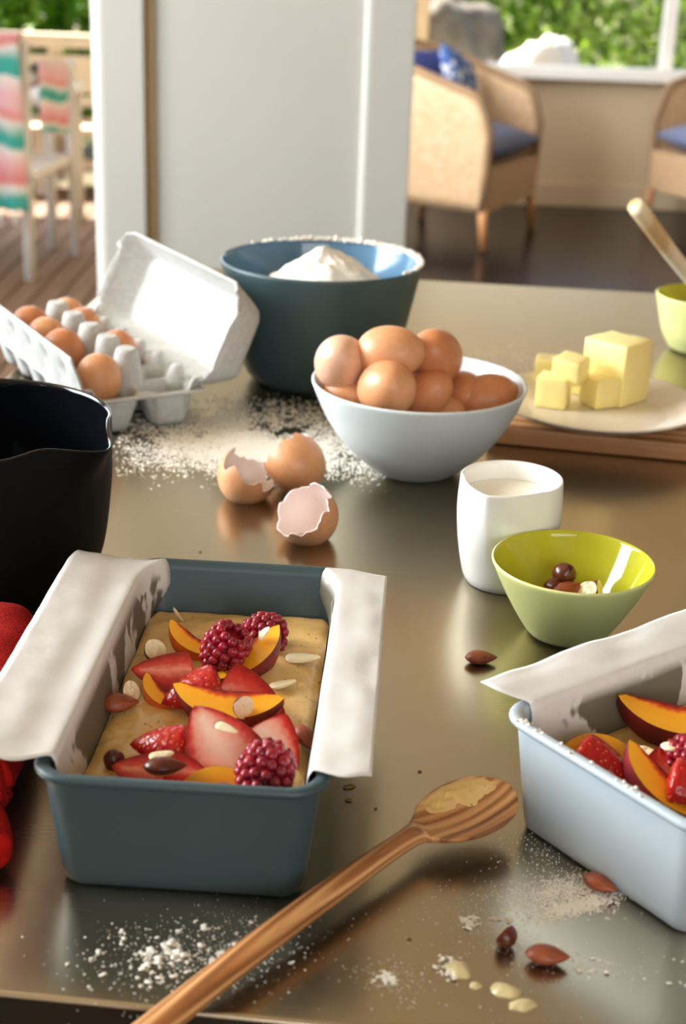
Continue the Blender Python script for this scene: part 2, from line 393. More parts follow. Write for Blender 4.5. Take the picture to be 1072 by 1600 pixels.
# ------------------------------------------------------------------ outdoors: deck, unseen sun shades, garden
deck = struct(empty('deck', (-1.8, 5.6, 0)))
deck['label'] = 'timber deck of long boards outside the open doorway'
pm = None
for i in range(34):
    x = -0.61 - i * .098
    if pm is None:
        p = box('plank', (-.0445, -2.4, -.028), (.0445, 2.4, 0), DECK, deck, .003, 1); pm = p
    else:
        p = pm.copy(); COL.objects.link(p)
    p.location = (x + 1.8 - .045, .0, 0)
struct(box('floor_deck_joists', (-4.2, 3.3, -.2), (-.58, 8.05, -.06), DECK))
struct(box('ground', (-14, 8.3, -.25), (14, 30, -.15), plain('garden_soil', (96, 84, 58), .9, var=.3, scale=3)))
struct(box('ground', (-14, -4, -.25), (-4.2, 8.3, -.15), D.materials['garden_soil']))
struct(box('sun_shade_roof', (-4.6, -1.0, 2.62), (-.6, 8.55, 2.70), CEIL))  # unseen, added to shade the deck and the kitchen window from the sun

struct(box('sun_shade_eave', (-.6, 8.1, 2.62), (3.2, 9.4, 2.70), CEIL))  # out of view, added to keep sun patches out of the sunroom
# leaves: one small folded blade, many thousands, as a hedge body nobody could count
def leafmat(name, c1, c2, c3):
    a = M(name, .38); a.color(a.ramp(a.attr('tint'), [(.0, lin(c1)), (.55, lin(c2)), (1, lin(c3))]))
    tr = a.n('ShaderNodeBsdfTranslucent'); a.l(a.b.inputs['Base Color'].links[0].from_socket, tr.inputs[0])
    ms = a.n('ShaderNodeMixShader'); ms.inputs[0].default_value = .5
    a.l(a.b.outputs[0], ms.inputs[1]); a.l(tr.outputs[0], ms.inputs[2]); a.l(ms.outputs[0], a.t.nodes['Material Output'].inputs[0]); return a.m
LEAF = leafmat('garden_leaves', (70, 112, 18), (166, 200, 62), (240, 242, 170))
LEAF2 = leafmat('hedge_leaves', (44, 92, 16), (112, 172, 40), (190, 216, 100))
def foliage(name, n, fn, size, mat, seed):
    g = np.random.default_rng(seed)
    pos = np.array([fn(g) for _ in range(n)]); th = g.uniform(0, 2 * PI, n); ph = g.normal(.5, .5, n); rl = g.uniform(-.8, .8, n)
    L = size * g.uniform(.6, 1.3, n)
    d = np.stack([np.cos(th) * np.cos(ph), np.sin(th) * np.cos(ph), -np.sin(ph)], 1)
    s = np.cross(d, np.array([0, 0, 1.0])); s /= np.linalg.norm(s, axis=1)[:, None] + 1e-9; u = np.cross(s, d)
    s2 = s * np.cos(rl)[:, None] + u * np.sin(rl)[:, None]; u2 = np.cross(s2, d)
    a0 = pos; tip = pos + d * L[:, None]; mid = pos + d * (L * .5)[:, None] - u2 * (L * .06)[:, None]
    l_ = mid + s2 * (L * .24)[:, None] + u2 * (L * .12)[:, None]; r_ = mid - s2 * (L * .24)[:, None] + u2 * (L * .12)[:, None]
    V = np.stack([a0, l_, tip, r_, mid], 1).reshape(-1, 3)
    F = [(5 * i, 5 * i + 4, 5 * i + 1) for i in range(n)] + [(5 * i + 1, 5 * i + 4, 5 * i + 2) for i in range(n)] + [(5 * i + 4, 5 * i + 3, 5 * i + 2) for i in range(n)] + [(5 * i, 5 * i + 3, 5 * i + 4) for i in range(n)]
    tint = np.repeat(np.clip(g.normal(.45, .28, n), 0, 1), 5)
    return meshpy(name, V, F, mat, None, False, tint=tint)
def hedge_fn(x0, x1, y0, y1, z0, z1):
    def fn(g):
        x = g.uniform(x0, x1); z = z0 + (z1 - z0) * g.uniform(0, 1) ** .9
        y = y0 + .5 * noise.noise(Vector((x * 1.3, z * 1.7, 3))) + abs(g.normal(0, .3)) * (y1 - y0)
        return (x, y, z)
    return fn
h1 = foliage('hedge', 9000, hedge_fn(-4.4, -.4, 8.75, 9.5, .15, 1.5), .13, LEAF2, 1); tag(h1, 'dense green hedge behind the slatted bench beyond the deck', 'hedge', kind='stuff')
h2 = foliage('shrubbery', 11000, hedge_fn(-.3, 5.2, 11.2, 12.6, .0, 2.0), .14, LEAF, 2); tag(h2, 'sunlit leafy garden shrubs beyond the sunroom window', 'shrubs', kind='stuff')
def lump(name, c, s, mat, seed, amp=.18, seg=(40, 24), fr=1.6):
    rings = []
    for i in range(seg[1] + 1):
        ph = PI * i / seg[1]; ring = []
        for j in range(seg[0]):
            t = 2 * PI * j / seg[0]; d = Vector((math.sin(ph) * math.cos(t), math.sin(ph) * math.sin(t), math.cos(ph)))
            k = 1 + amp * noise.noise(d * fr + Vector((seed, 0, 0))) + amp * .4 * noise.noise(d * fr * 3 + Vector((0, seed, 0)))
            ring.append((d.x * s[0] * k, d.y * s[1] * k, d.z * s[2] * k))
        rings.append(ring)
    v, fc = loft(rings); return meshpy(name, v, fc, mat, loc=c)
STONE = plain('grey_weathered_stone', (112, 105, 94), .9, var=.45, scale=4, bump=.8, bscale=9, bdist=.03)
PSTONE = plain('pale_limestone', (240, 238, 230), .9, var=.05, scale=4, bump=.5, bscale=9, bdist=.02)
tag(lump('boulder', (.42, 10.05, .38), (.48, .40, .66), STONE, 4.2, .35), 'large grey boulder outside at left end of sunroom window', 'boulder')
tag(lump('boulder', (.74, 8.92, .26), (.20, .18, .36), STONE, 8.1, .3), 'low grey boulder leaning against the large one outside', 'boulder')
tag(lump('boulder', (1.08, 9.25, .28), (.34, .26, .50), PSTONE, 2.7, .2), 'sunlit white boulder just outside the sunroom window', 'boulder')
h4 = foliage('hedge', 6000, hedge_fn(-5.5, -.6, 10.6, 11.6, .0, 1.8), .15, LEAF2, 8); tag(h4, 'second, farther row of green hedge behind the nearer one', 'hedge', kind='stuff')
h3 = foliage('shrubbery', 5000, hedge_fn(-1, 6.5, 14.5, 16.5, .0, 2.0), .18, LEAF, 6); tag(h3, 'second, farther row of garden shrubs beyond the sunroom window', 'shrubs', kind='stuff')

# white slatted bench at the far side of the deck
bench = tag(empty('garden_bench', (-2.3, 8.05, -.0)), 'long cream slatted garden bench at the far edge of the deck', 'bench')
def slat(z0, z1, y0, y1, n='slat'): return box(n, (-1.6, y0, z0), (1.45, y1, z1), CREAMP, bench, .006, 1)
slat(.70, .77, .02, .10); slat(.47, .66, .06, .085); slat(.395, .45, .06, .085); slat(.30, .345, -.40, -.31)
for k in range(4): slat(.315, .345, -.30 + k * .09, -.225 + k * .09, 'seat_slat')
slat(.13, .18, -.36, -.32, 'rail')
for x in (-1.5, -.2, .68, 1.38):
    box('post', (x - .035, .085, -.0), (x + .035, .13, .70), CREAMP, bench, .004, 1)
    box('leg', (x - .03, -.40, 0), (x + .03, -.35, .30), CREAMP, bench, .004, 1)

# white outdoor chair seen from behind, with a towel over its back and right arm
oc = tag(empty('outdoor_chair', (-1.266, 5.725, 0), (0, 0, rad(-6))), 'white painted outdoor armchair draped with a striped towel', 'chair')
def pole(n, pts, r, mat, par, seg=10): v, fc = tube(pts, r, seg); return meshpy(n, v, fc, mat, par)
pole('leg', [(0, 0, 0), (.0, 0, .40), (.01, -.01, .90)], .023, WHITEP, oc); pole('leg', [(-.50, 0, 0), (-.50, 0, .4), (-.51, -.01, .90)], .023, WHITEP, oc)
pole('leg', [(.04, .50, 0), (.03, .49, .77)], .021, WHITEP, oc); pole('leg', [(-.54, .50, 0), (-.53, .49, .77)], .021, WHITEP, oc)
for z in (.90, .68): pole('back_rail', [(.01, -.01, z), (-.51, -.01, z)], .019, WHITEP, oc)
for k in range(5): pole('spindle', [(-.085 * (k + 1), -.01, .40), (-.085 * (k + 1), -.01, .90)], .010, WHITEP, oc, 8)
pole('armrest', [(.01, -.01, .765), (.035, .52, .775)], .024, WHITEP, oc); pole('armrest', [(-.51, -.01, .765), (-.535, .52, .775)], .024, WHITEP, oc)
box('seat', (-.53, -.02, .385), (.03, .52, .42), WHITEP, oc, .008)
a = M('striped_towel_cloth', .95)
sx = a.n('ShaderNodeSeparateXYZ'); uvn = a.n('ShaderNodeUVMap'); uvn.uv_map = 'uv'; a.l(uvn.outputs[0], sx.inputs[0])
yy = a.math('ADD', sx.outputs[1], a.math('MULTIPLY', a.noise(7, 3, .5), .10))
yy = a.math('FRACT', a.math('MULTIPLY', yy, 1.9))
W_, T_, P_, R_ = lin((248, 244, 240)), lin((74, 184, 174)), lin((251, 202, 208)), lin((236, 146, 142))
cr = a.ramp(yy, [(0, W_), (.14, P_), (.24, P_), (.29, R_), (.34, W_), (.42, T_), (.50, T_), (.54, W_), (.64, P_), (.78, R_), (.82, W_), (.90, T_)])
for nd in a.t.nodes:
    if nd.bl_idname == 'ShaderNodeValToRGB' and len(nd.color_ramp.elements) == 12: nd.color_ramp.interpolation = 'LINEAR'
a.color(cr); TOWEL = a.m
def add_uv(o, uvs):
    me = o.data; l = me.uv_layers.new(name='uv')
    for lp in me.loops: l.data[lp.index].uv = uvs[lp.vertex_index]
tw = tag(empty('beach_towel', (-1.255, 5.70, .9)), 'pink, white and teal striped towel hung over the white outdoor chair', 'towel')
def tw1(u, v):   # over the back rail: up the front, over, long fall on the camera side
    x = -.46 + .455 * u; L = v * .95 - .30
    fold = .02 * math.sin(u * 23) * min(1, abs(L) * 2.5) + .012 * math.sin(u * 11 + 2)
    if L < 0: return (x, .045 - .02 * L, .035 + L * .8)
    return (x + .02 * L, -.045 - fold - .02 * L, .035 - L * 1.0)
v, fc = grid(tw1, 40, 50); o = meshpy('fall_over_back', v, fc, TOWEL, tw); solid(o, .006); add_uv(o, [(i / 39, j / 49) for i in range(40) for j in range(50)])
def tw2(u, v):   # over the right arm
    y = .04 + .40 * u; L = v * .36 - .08; fold = .014 * math.sin(u * 17)
    if L < 0: return (.0 + .03 * u - .03, y, -.105 + L)
    return (.050 + .03 * u + fold, y, -.09 + .03 * (1 - u) - L * (.95 + .1 * u))
v, fc = grid(tw2, 30, 30); o = meshpy('fall_over_arm', v, fc, TOWEL, tw); solid(o, .006); add_uv(o, [(i / 29, .35 + .6 * j / 29) for i in range(30) for j in range(30)])
for k in range(7):
    pole('tassel', [(-.42 + .065 * k, -.075, .035 - .65), (-.42 + .065 * k + .01 * R.uniform(-1, 1), -.08, .035 - .65 - .05)], [.006, .011], D.materials['white_painted_furniture'], tw, 8)
# white outdoor table whose leg shows between the chair legs
ot = tag(empty('outdoor_table', (-1.299, 6.34, 0)), 'white outdoor table mostly hidden behind the draped chair', 'table')
for x, y in ((0, 0), (-.95, 0), (0, .65), (-.95, .65)): pole('leg', [(x, y, 0), (x, y, .60)], .022, WHITEP, ot)
box('tabletop', (-1.0, -.05, .60), (.035, .70, .63), WHITEP, ot, .008)

# ------------------------------------------------------------------ wicker armchairs
def pillow(name, sx, sy, th, mat, **k):
    def side(s):
        def fn(u, v):
            a, b = 2 * u - 1, 2 * v - 1; e = max(0, (1 - abs(a) ** 3)) ** .6 * max(0, (1 - abs(b) ** 3)) ** .6
            pinch = 1 - .08 * (1 - abs(a)) * 0 - .05 * (1 - a * a) * abs(b) - .05 * (1 - b * b) * abs(a)
            return (a * sx / 2 * pinch, b * sy / 2 * pinch, s * e * th / 2)
        return grid(fn, 17, 17)
    t = side(1); b = side(-1); v, fc = merge([t, (b[0], [tuple(reversed(q)) for q in b[1]])])
    bm = bmesh.new(); me = D.meshes.new('t'); me.from_pydata(v, [], fc); bm.from_mesh(me); bmesh.ops.remove_doubles(bm, verts=bm.verts[:], dist=1e-4); D.meshes.remove(me)
    return bmo(name, bm, mat, None, **k)
def make_chair(loc, ang, label):
    """tub armchair facing +x locally"""
    t = tag(empty('wicker_armchair', loc, (0, 0, ang)), label, 'chair', 'wicker armchairs in the sunroom')
    W, Dp = .31, .31
    plan = []   # U-shaped plan from near arm front round the back to far arm front
    N = 60
    for i in range(N + 1):
        s = i / N; 
        if s < .28: q = s / .28; p = (.30 - .36 * q, -W, 0); 
        elif s > .72: q = (1 - s) / .28; p = (.30 - .36 * q, W, 0)
        else:
            th = -PI / 2 - PI * (s - .28) / .44; p = (-.06 + .27 * math.cos(th), W * math.sin(th), 0)
        back = max(0, min(1, (.30 - p[0]) / .60)); rise = .655 + .19 * (back ** 1.2)
        front = max(0, 1 - (.30 - p[0]) / .11); rise -= .15 * front ** 2.8
        plan.append((p[0], p[1], rise, back))
    rings = []; uvs = []; ln = 0; prev = None
    for (x, y, zt, bk) in plan:
        if prev: ln += math.hypot(x - prev[0], y - prev[1])
        prev = (x, y); d = Vector((x + .06, y, 0)); d = d.normalized() if d.length > 0 else Vector((0, 0, 0))
        ring = []
        for k in range(13):
            h = k / 12; z = .17 + (zt - .17) * h
            lean = .05 * bk * max(0, h - .35); ring.append((x + d.x * lean - .02 * (1 - h) * d.x, y + d.y * lean - .015 * (1 - h) * d.y, z)); uvs.append((ln * 36, z * 36))
        rings.append(ring)
    v, fc = loft(rings, False); o = meshpy('woven_shell', v, fc, WICKER, t); add_uv(o, uvs); solid(o, .028, 0)
    top = [r[-1] for r in rings]; v, fc = tube([rings[0][0]] + [rings[0][6]] + top + [rings[-1][6], rings[-1][0]], .021, 10); meshpy('rolled_rim', v, fc, WICKER, t)
    o = box('front_skirt', (.285, -.30, .17), (.31, .30, .36), WICKER, t, .004)
    add_uv(o, [(q.co.y * 60, q.co.z * 60) for q in o.data.vertices])
    o = box('seat_deck', (-.27, -.285, .34), (.285, .285, .365), WICKER, t, .004); add_uv(o, [(q.co.x * 60, q.co.y * 60) for q in o.data.vertices])
    for sx, sy in ((.285, -.295), (.285, .295), (-.24, -.24), (-.24, .24)):
        v, fc = tube([(sx + .02 * (1 if sx > 0 else -1), sy * 1.03, 0), (sx, sy, .20)], [.017, .023], 10); meshpy('leg', v, fc, CANE, t)
    cu = pillow('seat_cushion', .60, .56, .17, BLUEGREY); cu.parent = t; cu.location = (.035, 0, .44)
    return t
CH = -rad(27)
ch1 = make_chair((.455, 7.06, 0), CH, 'honey wicker tub armchair with blue-grey seat beside white partition')
ch2 = make_chair((1.885, 7.40, 0), rad(205), 'wicker tub armchair at right of window, cut by the frame')
p1 = pillow('cushion', .32, .30, .12, NAVY, loc=(.36, 7.08, .69), rot=(rad(72), 0, rad(40))); tag(p1, 'plain navy cushion propped in the left wicker armchair', 'cushion', 'cushions in the wicker chair')
p2 = pillow('cushion', .32, .32, .11, PRINT, loc=(.47, 7.12, .68), rot=(rad(68), rad(20), rad(58))); tag(p2, 'navy and white patterned cushion leaning in left wicker armchair', 'cushion', 'cushions in the wicker chair')

# ------------------------------------------------------------------ steel bench
T = .90
BA = math.atan(-.0877)
bench_top = tag(empty('kitchen_workbench', (-.02, 1.2, 0), (0, 0, BA)), 'long stainless steel topped kitchen workbench', 'workbench')
ca, sa = math.cos(BA), math.sin(BA)
# near edge passes y=.4916 at x=0, far edge y=1.916, left edge x=-.33 at y=1.42
o = box('steel_top', (-.333, -.7077, T - .05), (1.9, .713, T), STEEL, bench_top, .0022, 3)
box('cabinet', (-.28, -.64, .1), (1.85, .66, T - .05), plain('dark_cabinet', (52, 46, 40), .5), bench_top, .004)
box('plinth', (-.24, -.58, 0), (1.8, .60, .1), D.materials['dark_cabinet'], bench_top, .002)

# ------------------------------------------------------------------ bowls
def bowl(t, outer, inner, mo, mi, n1='body', n2='glazed_interior', seg=96, fn=None):
    v, fc = lathe(outer, seg, fn); o1 = meshpy(n1, v, fc, mo, t)
    v, fc = lathe(inner, seg, fn); fc = [tuple(reversed(q)) for q in fc]; o2 = meshpy(n2, v, fc, mi, t); return o1, o2
def arcp(pts, k=6): return catmull(pts, k)
def mk_outer(base, prof, lip): return [(base * .8, .0), (base * .85, 0), (base, .0008)] + arcp(prof) + lip

t = tag(empty('mixing_bowl', (-.03, 1.432, T)), 'large slate blue mixing bowl of flour behind the egg carton', 'bowl')
bowl(t, [(.060, 0)] + arcp([(.064, .0006), (.073, .010), (.080, .030), (.0885, .07), (.095, .10), (.099, .1185)]) + [(.0988, .1205), (.0975, .1212)],
     [(.0975, .1212), (.0958, .1195)] + arcp([(.0953, .117), (.091, .10), (.084, .07), (.075, .03), (.067, .014), (.05, .008), (.0001, .007)]), SLATE_D, SLATE_IN)
t = tag(empty('egg_bowl', (.059, 1.169, T)), 'pale blue bowl heaped with brown eggs', 'bowl')
bowl(t, [(.030, 0)] + arcp([(.032, .0006), (.040, .006), (.058, .022), (.073, .042), (.083, .062), (.0888, .0765)]) + [(.0888, .0782), (.0876, .0787)],
     [(.0876, .0787), (.0862, .0778)] + arcp([(.0855, .076), (.080, .061), (.069, .042), (.054, .0235), (.037, .0095), (.018, .0052), (.0001, .005)]), PALE, PALE_IN)
t = tag(empty('nut_bowl', (.1484, .8660, T)), 'small lime green bowl holding nuts, beside the white jug', 'bowl')
def tilt(t_, r, z): return r, z
bowl(t, [(.021, 0)] + arcp([(.0225, .0005), (.027, .004), (.036, .018), (.0445, .034), (.0520, .0500)]) + [(.0521, .0513), (.0512, .0519)],
     [(.0512, .0519), (.0500, .0511)] + arcp([(.0494, .0495), (.0420, .034), (.033, .018), (.022, .0062), (.010, .0038), (.0001, .0036)]), LIME, LIME_IN)
t = tag(empty('lime_bowl', (.392, 1.60, T)), 'lime bowl at the right frame edge with wooden spoon standing in it', 'bowl')
bowl(t, [(.030, 0)] + arcp([(.0315, .0005), (.037, .005), (.045, .020), (.0505, .040), (.0555, .0610)]) + [(.0556, .0624), (.0545, .063)],
     [(.0545, .063), (.0532, .062)] + arcp([(.0525, .06), (.047, .040), (.041, .020), (.030, .0075), (.012, .0045), (.0001, .0043)]), LIME, LIME_IN)
# spoon standing in it
sp = tag(empty('mixing_spoon', (0, 0, 0)), 'pale wooden spoon handle sticking out of the lime bowl', 'spoon')
v, fc = tube([(.425, 1.612, T + .010), (.395, 1.595, T + .055), (.3345, 1.553, T + .118), (.292, 1.525, T + .1655), (.2868, 1.5212, T + .1705)], [.007, .0075, .0085, .0098, .0085], 14)
meshpy('handle', v, fc, PALEWOOD, sp)
v, fc = lathe([(.0001, -.028), (.010, -.025), (.0165, -.012), (.018, .0), (.014, .018), (.007, .03)], 20); v = [(p[0], p[1] * .35, p[2]) for p in v]
o = meshpy('spoon_head', v, fc, PALEWOOD, sp, loc=(.420, 1.618, T + .034), rot=(0, rad(35), 0))

# white jug of milk, with a pinched lip toward the camera's left
SA = math.atan2(.9005 - .948, .0893 - .1147)
def spout(t_, r, z, k=.0085, w=.75, zz=(.02, .077)):
    d = abs((t_ - SA + PI) % (2 * PI) - PI); h = max(0, (z - zz[0]) / (zz[1] - zz[0]))
    if d < w: r += k * h ** 1.2 * (1 - d / w) ** 1.4 * 1.0
    elif d < w + .5: r -= .0012 * h * math.sin((d - w) / .5 * PI)
    return r, z
t = tag(empty('milk_jug', (.1147, .9480, T)), 'white porcelain jug of milk with a pinched pouring lip', 'jug')
v, fc = lathe([(.0255, 0)] + arcp([(.0268, .0006), (.0300, .008), (.0345, .032), (.0362, .055), (.0352, .0755)]) + [(.0349, .0768), (.0340, .0771)] +
     [(.0333, .0764)] + arcp([(.0332, .074), (.0338, .055), (.0325, .035), (.027, .010), (.018, .0045), (.0001, .004)]), 120, spout); meshpy('body', v, fc, WHITEC, t)
v, fc = lathe([(.0334, .0632), (.0325, .0629), (.0001, .0628)], 120, lambda a_, r, z: spout(a_, r, z) if r > .01 else (r, z)); mk = meshpy('milk', v, fc, MILK, t); mk['label'] = 'white milk filling the jug'

# black bowl with pouring lip
SB = math.atan2(.8544 - .90, -.143 + .24)
def spoutb(t_, r, z):
    d = abs((t_ - SB + PI) % (2 * PI) - PI); h = max(0, (z - .085) / .038)
    if h > 0:
        r += .017 * h ** 1.6 * math.exp(-(d / .22) ** 2) - .0015 * h * math.exp(-((d - .55) / .18) ** 2)
        z -= .003 * h * math.exp(-(d / .16) ** 2) - .0035 * h * math.exp(-((d - .42) / .16) ** 2)
    return r, z
t = tag(empty('batter_bowl', (-.24, .90, T)), 'black glazed bowl with a pouring lip at left edge', 'bowl')
bowl(t, [(.055, 0)] + arcp([(.060, .0006), (.072, .010), (.0815, .035), (.0865, .07), (.0885, .10), (.0890, .1195)]) + [(.0889, .1208)],
     [(.0889, .1208), (.0888, .1212), (.0878, .1217), (.0864, .1208)] + arcp([(.0858, .119), (.0852, .10), (.083, .07), (.078, .036), (.068, .013), (.04, .007), (.0001, .0065)]), BLACKM, BLACK_IN, seg=128, fn=spoutb)
t = tag(empty('whisk', (-.24, .90, T)), 'wire whisk resting inside the black bowl', 'whisk')
for k in range(5):
    ay = (k - 2) * .45
    pts = []
    for i in range(13):
        s_ = i / 12; wv = math.sin(PI * s_ ** .8) * .026
        pts.append((.066 - .115 * s_ * 1.0 - .0, -.045 + wv * math.cos(ay) * .8 - .01 * s_, .020 + .090 * s_ + wv * math.sin(ay) * .5))
    v, fc = tube(pts, .0011, 6); meshpy('wire', v, fc, WIRE, t)
v, fc = tube([(-.049, -.055, .11), (-.115, -.06, .165), (-.16, -.063, .20)], [.006, .0085, .008], 12); meshpy('handle', v, fc, WIRE, t)

# ------------------------------------------------------------------ eggs
def egg_mesh(name):
    prof = []
    for i in range(25):
        a_ = PI * i / 24; z = -math.cos(a_); r = math.sin(a_) * (1 - .10 * z); prof.append((r * .0218 + (1e-6 if i in (0, 24) else 0), z * .0285 + .0012))
    prof[0] = (.00001, prof[0][1]); prof[-1] = (.00001, prof[-1][1])
    v, fc = lathe(prof, 40); me = D.meshes.new(name); me.from_pydata(v, [], fc); me.update(); me.polygons.foreach_set('use_smooth', [True] * len(me.polygons)); return me
egg_me = []
for k in range(3):
    me = egg_mesh('egg'); me.materials.append(EGG[k]); egg_me.append(me)
def egg(loc, rot, k, label, group, s=1.0):
    o = D.objects.new('egg', egg_me[k]); COL.objects.link(o); o.location = loc; o.rotation_euler = rot; o.scale = (s, s, s); return tag(o, label, 'egg', group)
G = 'brown eggs heaped in the pale blue bowl'
#EGGS#
for p, rt, k, lb, s in (
    ((-0.0056, 1.1652, 0.9920), (.95, .35, -.3), 0, 'pale pinkish egg at the left of the heap in the pale blue bowl', 1.03),
    ((0.0325, 1.1564, 1.0040), (1.35, .2, 1.15), 1, 'orange-brown egg lying at the top centre of the heap in the bowl', 1.03),
    ((0.0711, 1.1775, 0.9970), (.9, -.55, .2), 2, 'brown egg at the top right of the heap in the bowl', 1.04),
    ((0.0317, 1.1374, 0.9800), (1.15, .1, .15), 1, 'round tan egg at the front of the heap, below the topmost egg', 1.08),
    ((0.0028, 1.1632, 0.9640), (1.3, .2, 1.3), 1, 'tan egg low at the left of the heap, half hidden by bowl rim', .95),
    ((0.0641, 1.1604, 0.9700), (.8, .4, .5), 2, 'brown egg in the heap to the right of the front round egg', .92),
    ((0.0726, 1.1675, 0.9460), (1.2, .3, 1.6), 1, 'egg deepest in the bowl with only its crown above front rim', .95),
    ((0.0966, 1.1919, 0.9600), (1.25, 0, .3), 2, 'darkest brown egg in the shaded right of the bowl', .95),
    ((0.1192, 1.1838, 0.9600), (1.45, .1, -1.2), 2, 'reddish-brown egg lying furthest right inside the bowl', 1.0)):
    egg(p, rt, k, lb, G, s)

# egg carton
CO, CA_ = Vector((-.2162, 1.2148, T)), rad(30)
carton = tag(empty('egg_carton', CO, (0, 0, CA_)), 'open grey pulp egg carton holding brown eggs', 'carton')
# local axes: +y runs back along the carton, +x to the right (hinge side)
PT = .0467
def tray(u, v):
    y = u * .284; x = -.012 + v * .112
    i = max(0, min(5, int((y - .002) / PT))); cy = .002 + PT * (i + .5); j = 0 if x < .0472 else 1; cx, rx_ = (.0185, .0275) if j == 0 else (.0735, .0255)
    d = (abs((x - cx) / rx_) ** 3.2 + abs((y - cy) / .0230) ** 3.2) ** (1 / 3.2)
    z = .034 if d >= .95 else .034 - .031 * min(1, (.95 - d) / .36)
    for k in range(0, 7):
        dy = y - (.002 + PT * k); dd = math.hypot(x - .0472, dy); top = .066 if 0 < k < 6 else .036
        c = max(0, min(1, (.0215 - dd) / .0130)); c = c * c * (3 - 2 * c); z = max(z, top * c)
        for xe in (-.0085, .0965):
            ce = max(0, min(1, (.014 - math.hypot(x - xe, dy)) / .010))
            if ce > 0: z = max(z, .030 + .016 * ce * ce * (3 - 2 * ce))
    z += .0006 * noise.noise(Vector((x * 90, y * 90, 1)))
    return (x, y, z)
v, fc = grid(tray, 190, 66); o = meshpy('tray', v, fc, PULP, carton); solid(o, .0016, -1)
v, fc = loft([[(x, y, .034 + dz) for (x, y, _) in rrect(.0565 + e, .1425 + e, .006, 0, 4, .044, .142)] for e, dz in ((-.003, .0012), (.002, .0012), (.003, 0), (.002, -.001), (-.003, -.001))]); meshpy('tray_rim', v, fc, PULP, carton)
lid = empty('lid_hinge', (0, 0, 0))
def lidf(u, v):
    y = -.004 + u * .292; x = -.004 + v * .1025; ex = min(x + .004, .0985 - x); ey = min(y + .004, .288 - y); e = min(ex, ey)
    cr_ = .032; qx, qy = max(0, cr_ - ex), max(0, cr_ - ey); e = cr_ - math.hypot(qx, qy) if qx > 0 and qy > 0 else e; s = max(0, min(1, e / .016)); s = s ** .8
    notch = 0
    if min(ex, ey) < .001: notch = .003 * max(0, math.sin(y * 62)) + .003 * max(0, math.sin(x * 90))
    if qx > 0 and qy > 0 and math.hypot(qx, qy) > cr_:
        k_ = cr_ / math.hypot(qx, qy); mx_, my_ = qx * (1 - k_), qy * (1 - k_); x += mx_ if x < .045 else -mx_; y += my_ if y < .142 else -my_
    return (x, y, .036 * s + notch + .0008 * noise.noise(Vector((x * 40, y * 40, 5))))
ph = rad(114); ml = Matrix.Translation((.1, 0, .036)) @ Matrix.Rotation(ph, 4, 'Y') @ Matrix.Translation((-.0945, 0, 0))
v, fc = grid(lidf, 120, 60); v, fc = xf((v, fc), ml); o = meshpy('lid', v, fc, PULP, carton); solid(o, .0018, -1); D.objects.remove(lid)
def flapf(u, v):
    y = -.010 + u * .285; h = v * .044
    rib = .0025 * math.sin(y * 2 * PI / .0467 * 1.0) * math.sin(min(1, v * 1.2) * PI)
    dim = .0
    for k in range(6):
        d2 = ((y - .024 - k * PT) / .010) ** 2 + ((v - .55) / .22) ** 2; dim += .0055 * math.exp(-d2 * 1.5)
    return (-.013 - .012 * v - rib * .6 + dim, y, .035 + h)
v, fc = grid(flapf, 120, 20); o = meshpy('front_flap', v, fc, PULP, carton); solid(o, .0018, 0)
Mc = Matrix.Translation(CO) @ Matrix.Rotation(CA_, 4, 'Z')
def cell(i, j): return Mc @ Vector((.0155 if j == 0 else .0655, .002 + PT * (i + .5) + (.012 if j == 0 else .004), .0415 if j == 0 else .037))
G2 = 'brown eggs standing in the carton'
for i, j, k, lb in ((0, 0, 1, 'nearest egg in the carton, standing in the front left cell'), (2, 0, 2, 'egg in carton\'s flap-side row, second from the front of that row'), (3, 0, 1, 'egg in the carton\'s flap-side row, third from the front of that row'),
                    (4, 0, 2, 'egg in the carton\'s flap-side row, fourth from the front, beside the last cone'), (2, 1, 2, 'egg in carton\'s lid-side row nearest the empty front cell'), (4, 1, 2, 'reddish egg in the middle of the carton\'s lid-side row'), (5, 1, 1, 'egg furthest back visible in the carton\'s lid-side row')):
    egg(cell(i, j), (PI + R.uniform(-.12, .12), R.uniform(-.12, .12), R.uniform(0, 6)), k, lb, G2, .93)

# broken egg shells
def shell(name, loc, rot, label, frac=.58, seed=1, k=1):
    t = tag(empty(name, loc, rot), label, 'egg shell', 'broken egg shells on the workbench')
    def build(off, flip):
        rings = []
        NJ, NI = 56, 18
        for i in range(NI):
            ring = []
            for j in range(NJ):
                th = 2 * PI * j / NJ
                jag = .10 * noise.noise(Vector((math.cos(th) * 2.2, math.sin(th) * 2.2, seed))) + .05 * noise.noise(Vector((math.cos(th) * 7, math.sin(th) * 7, seed + 4)))
                amax = PI * (frac + jag * .9); a_ = amax * i / (NI - 1)
                z = -math.cos(a_); r = math.sin(a_) * (1 - .08 * z)
                ring.append((r * (.0222 - off) , r * (.0222 - off) * math.sin(th) / (math.sin(th) if False else 1) if False else 0, 0))
                ring[-1] = (r * (.0222 - off) * math.cos(th), r * (.0222 - off) * math.sin(th), z * (.0275 - off) + .0275)
            rings.append(ring)
        v, fc = loft(rings); return v, ([tuple(reversed(q)) for q in fc] if flip else fc), rings[-1]
    v, fc, e1 = build(0, False); meshpy('shell', v, fc, EGG[k], t)
    v2, fc2, e2 = build(.0007, True); meshpy('membrane', v2, fc2, SHELL_IN, t)
    v3, fc3 = loft([e1, e2]); meshpy('broken_edge', v3, fc3, SHELL_IN, t)
    return t
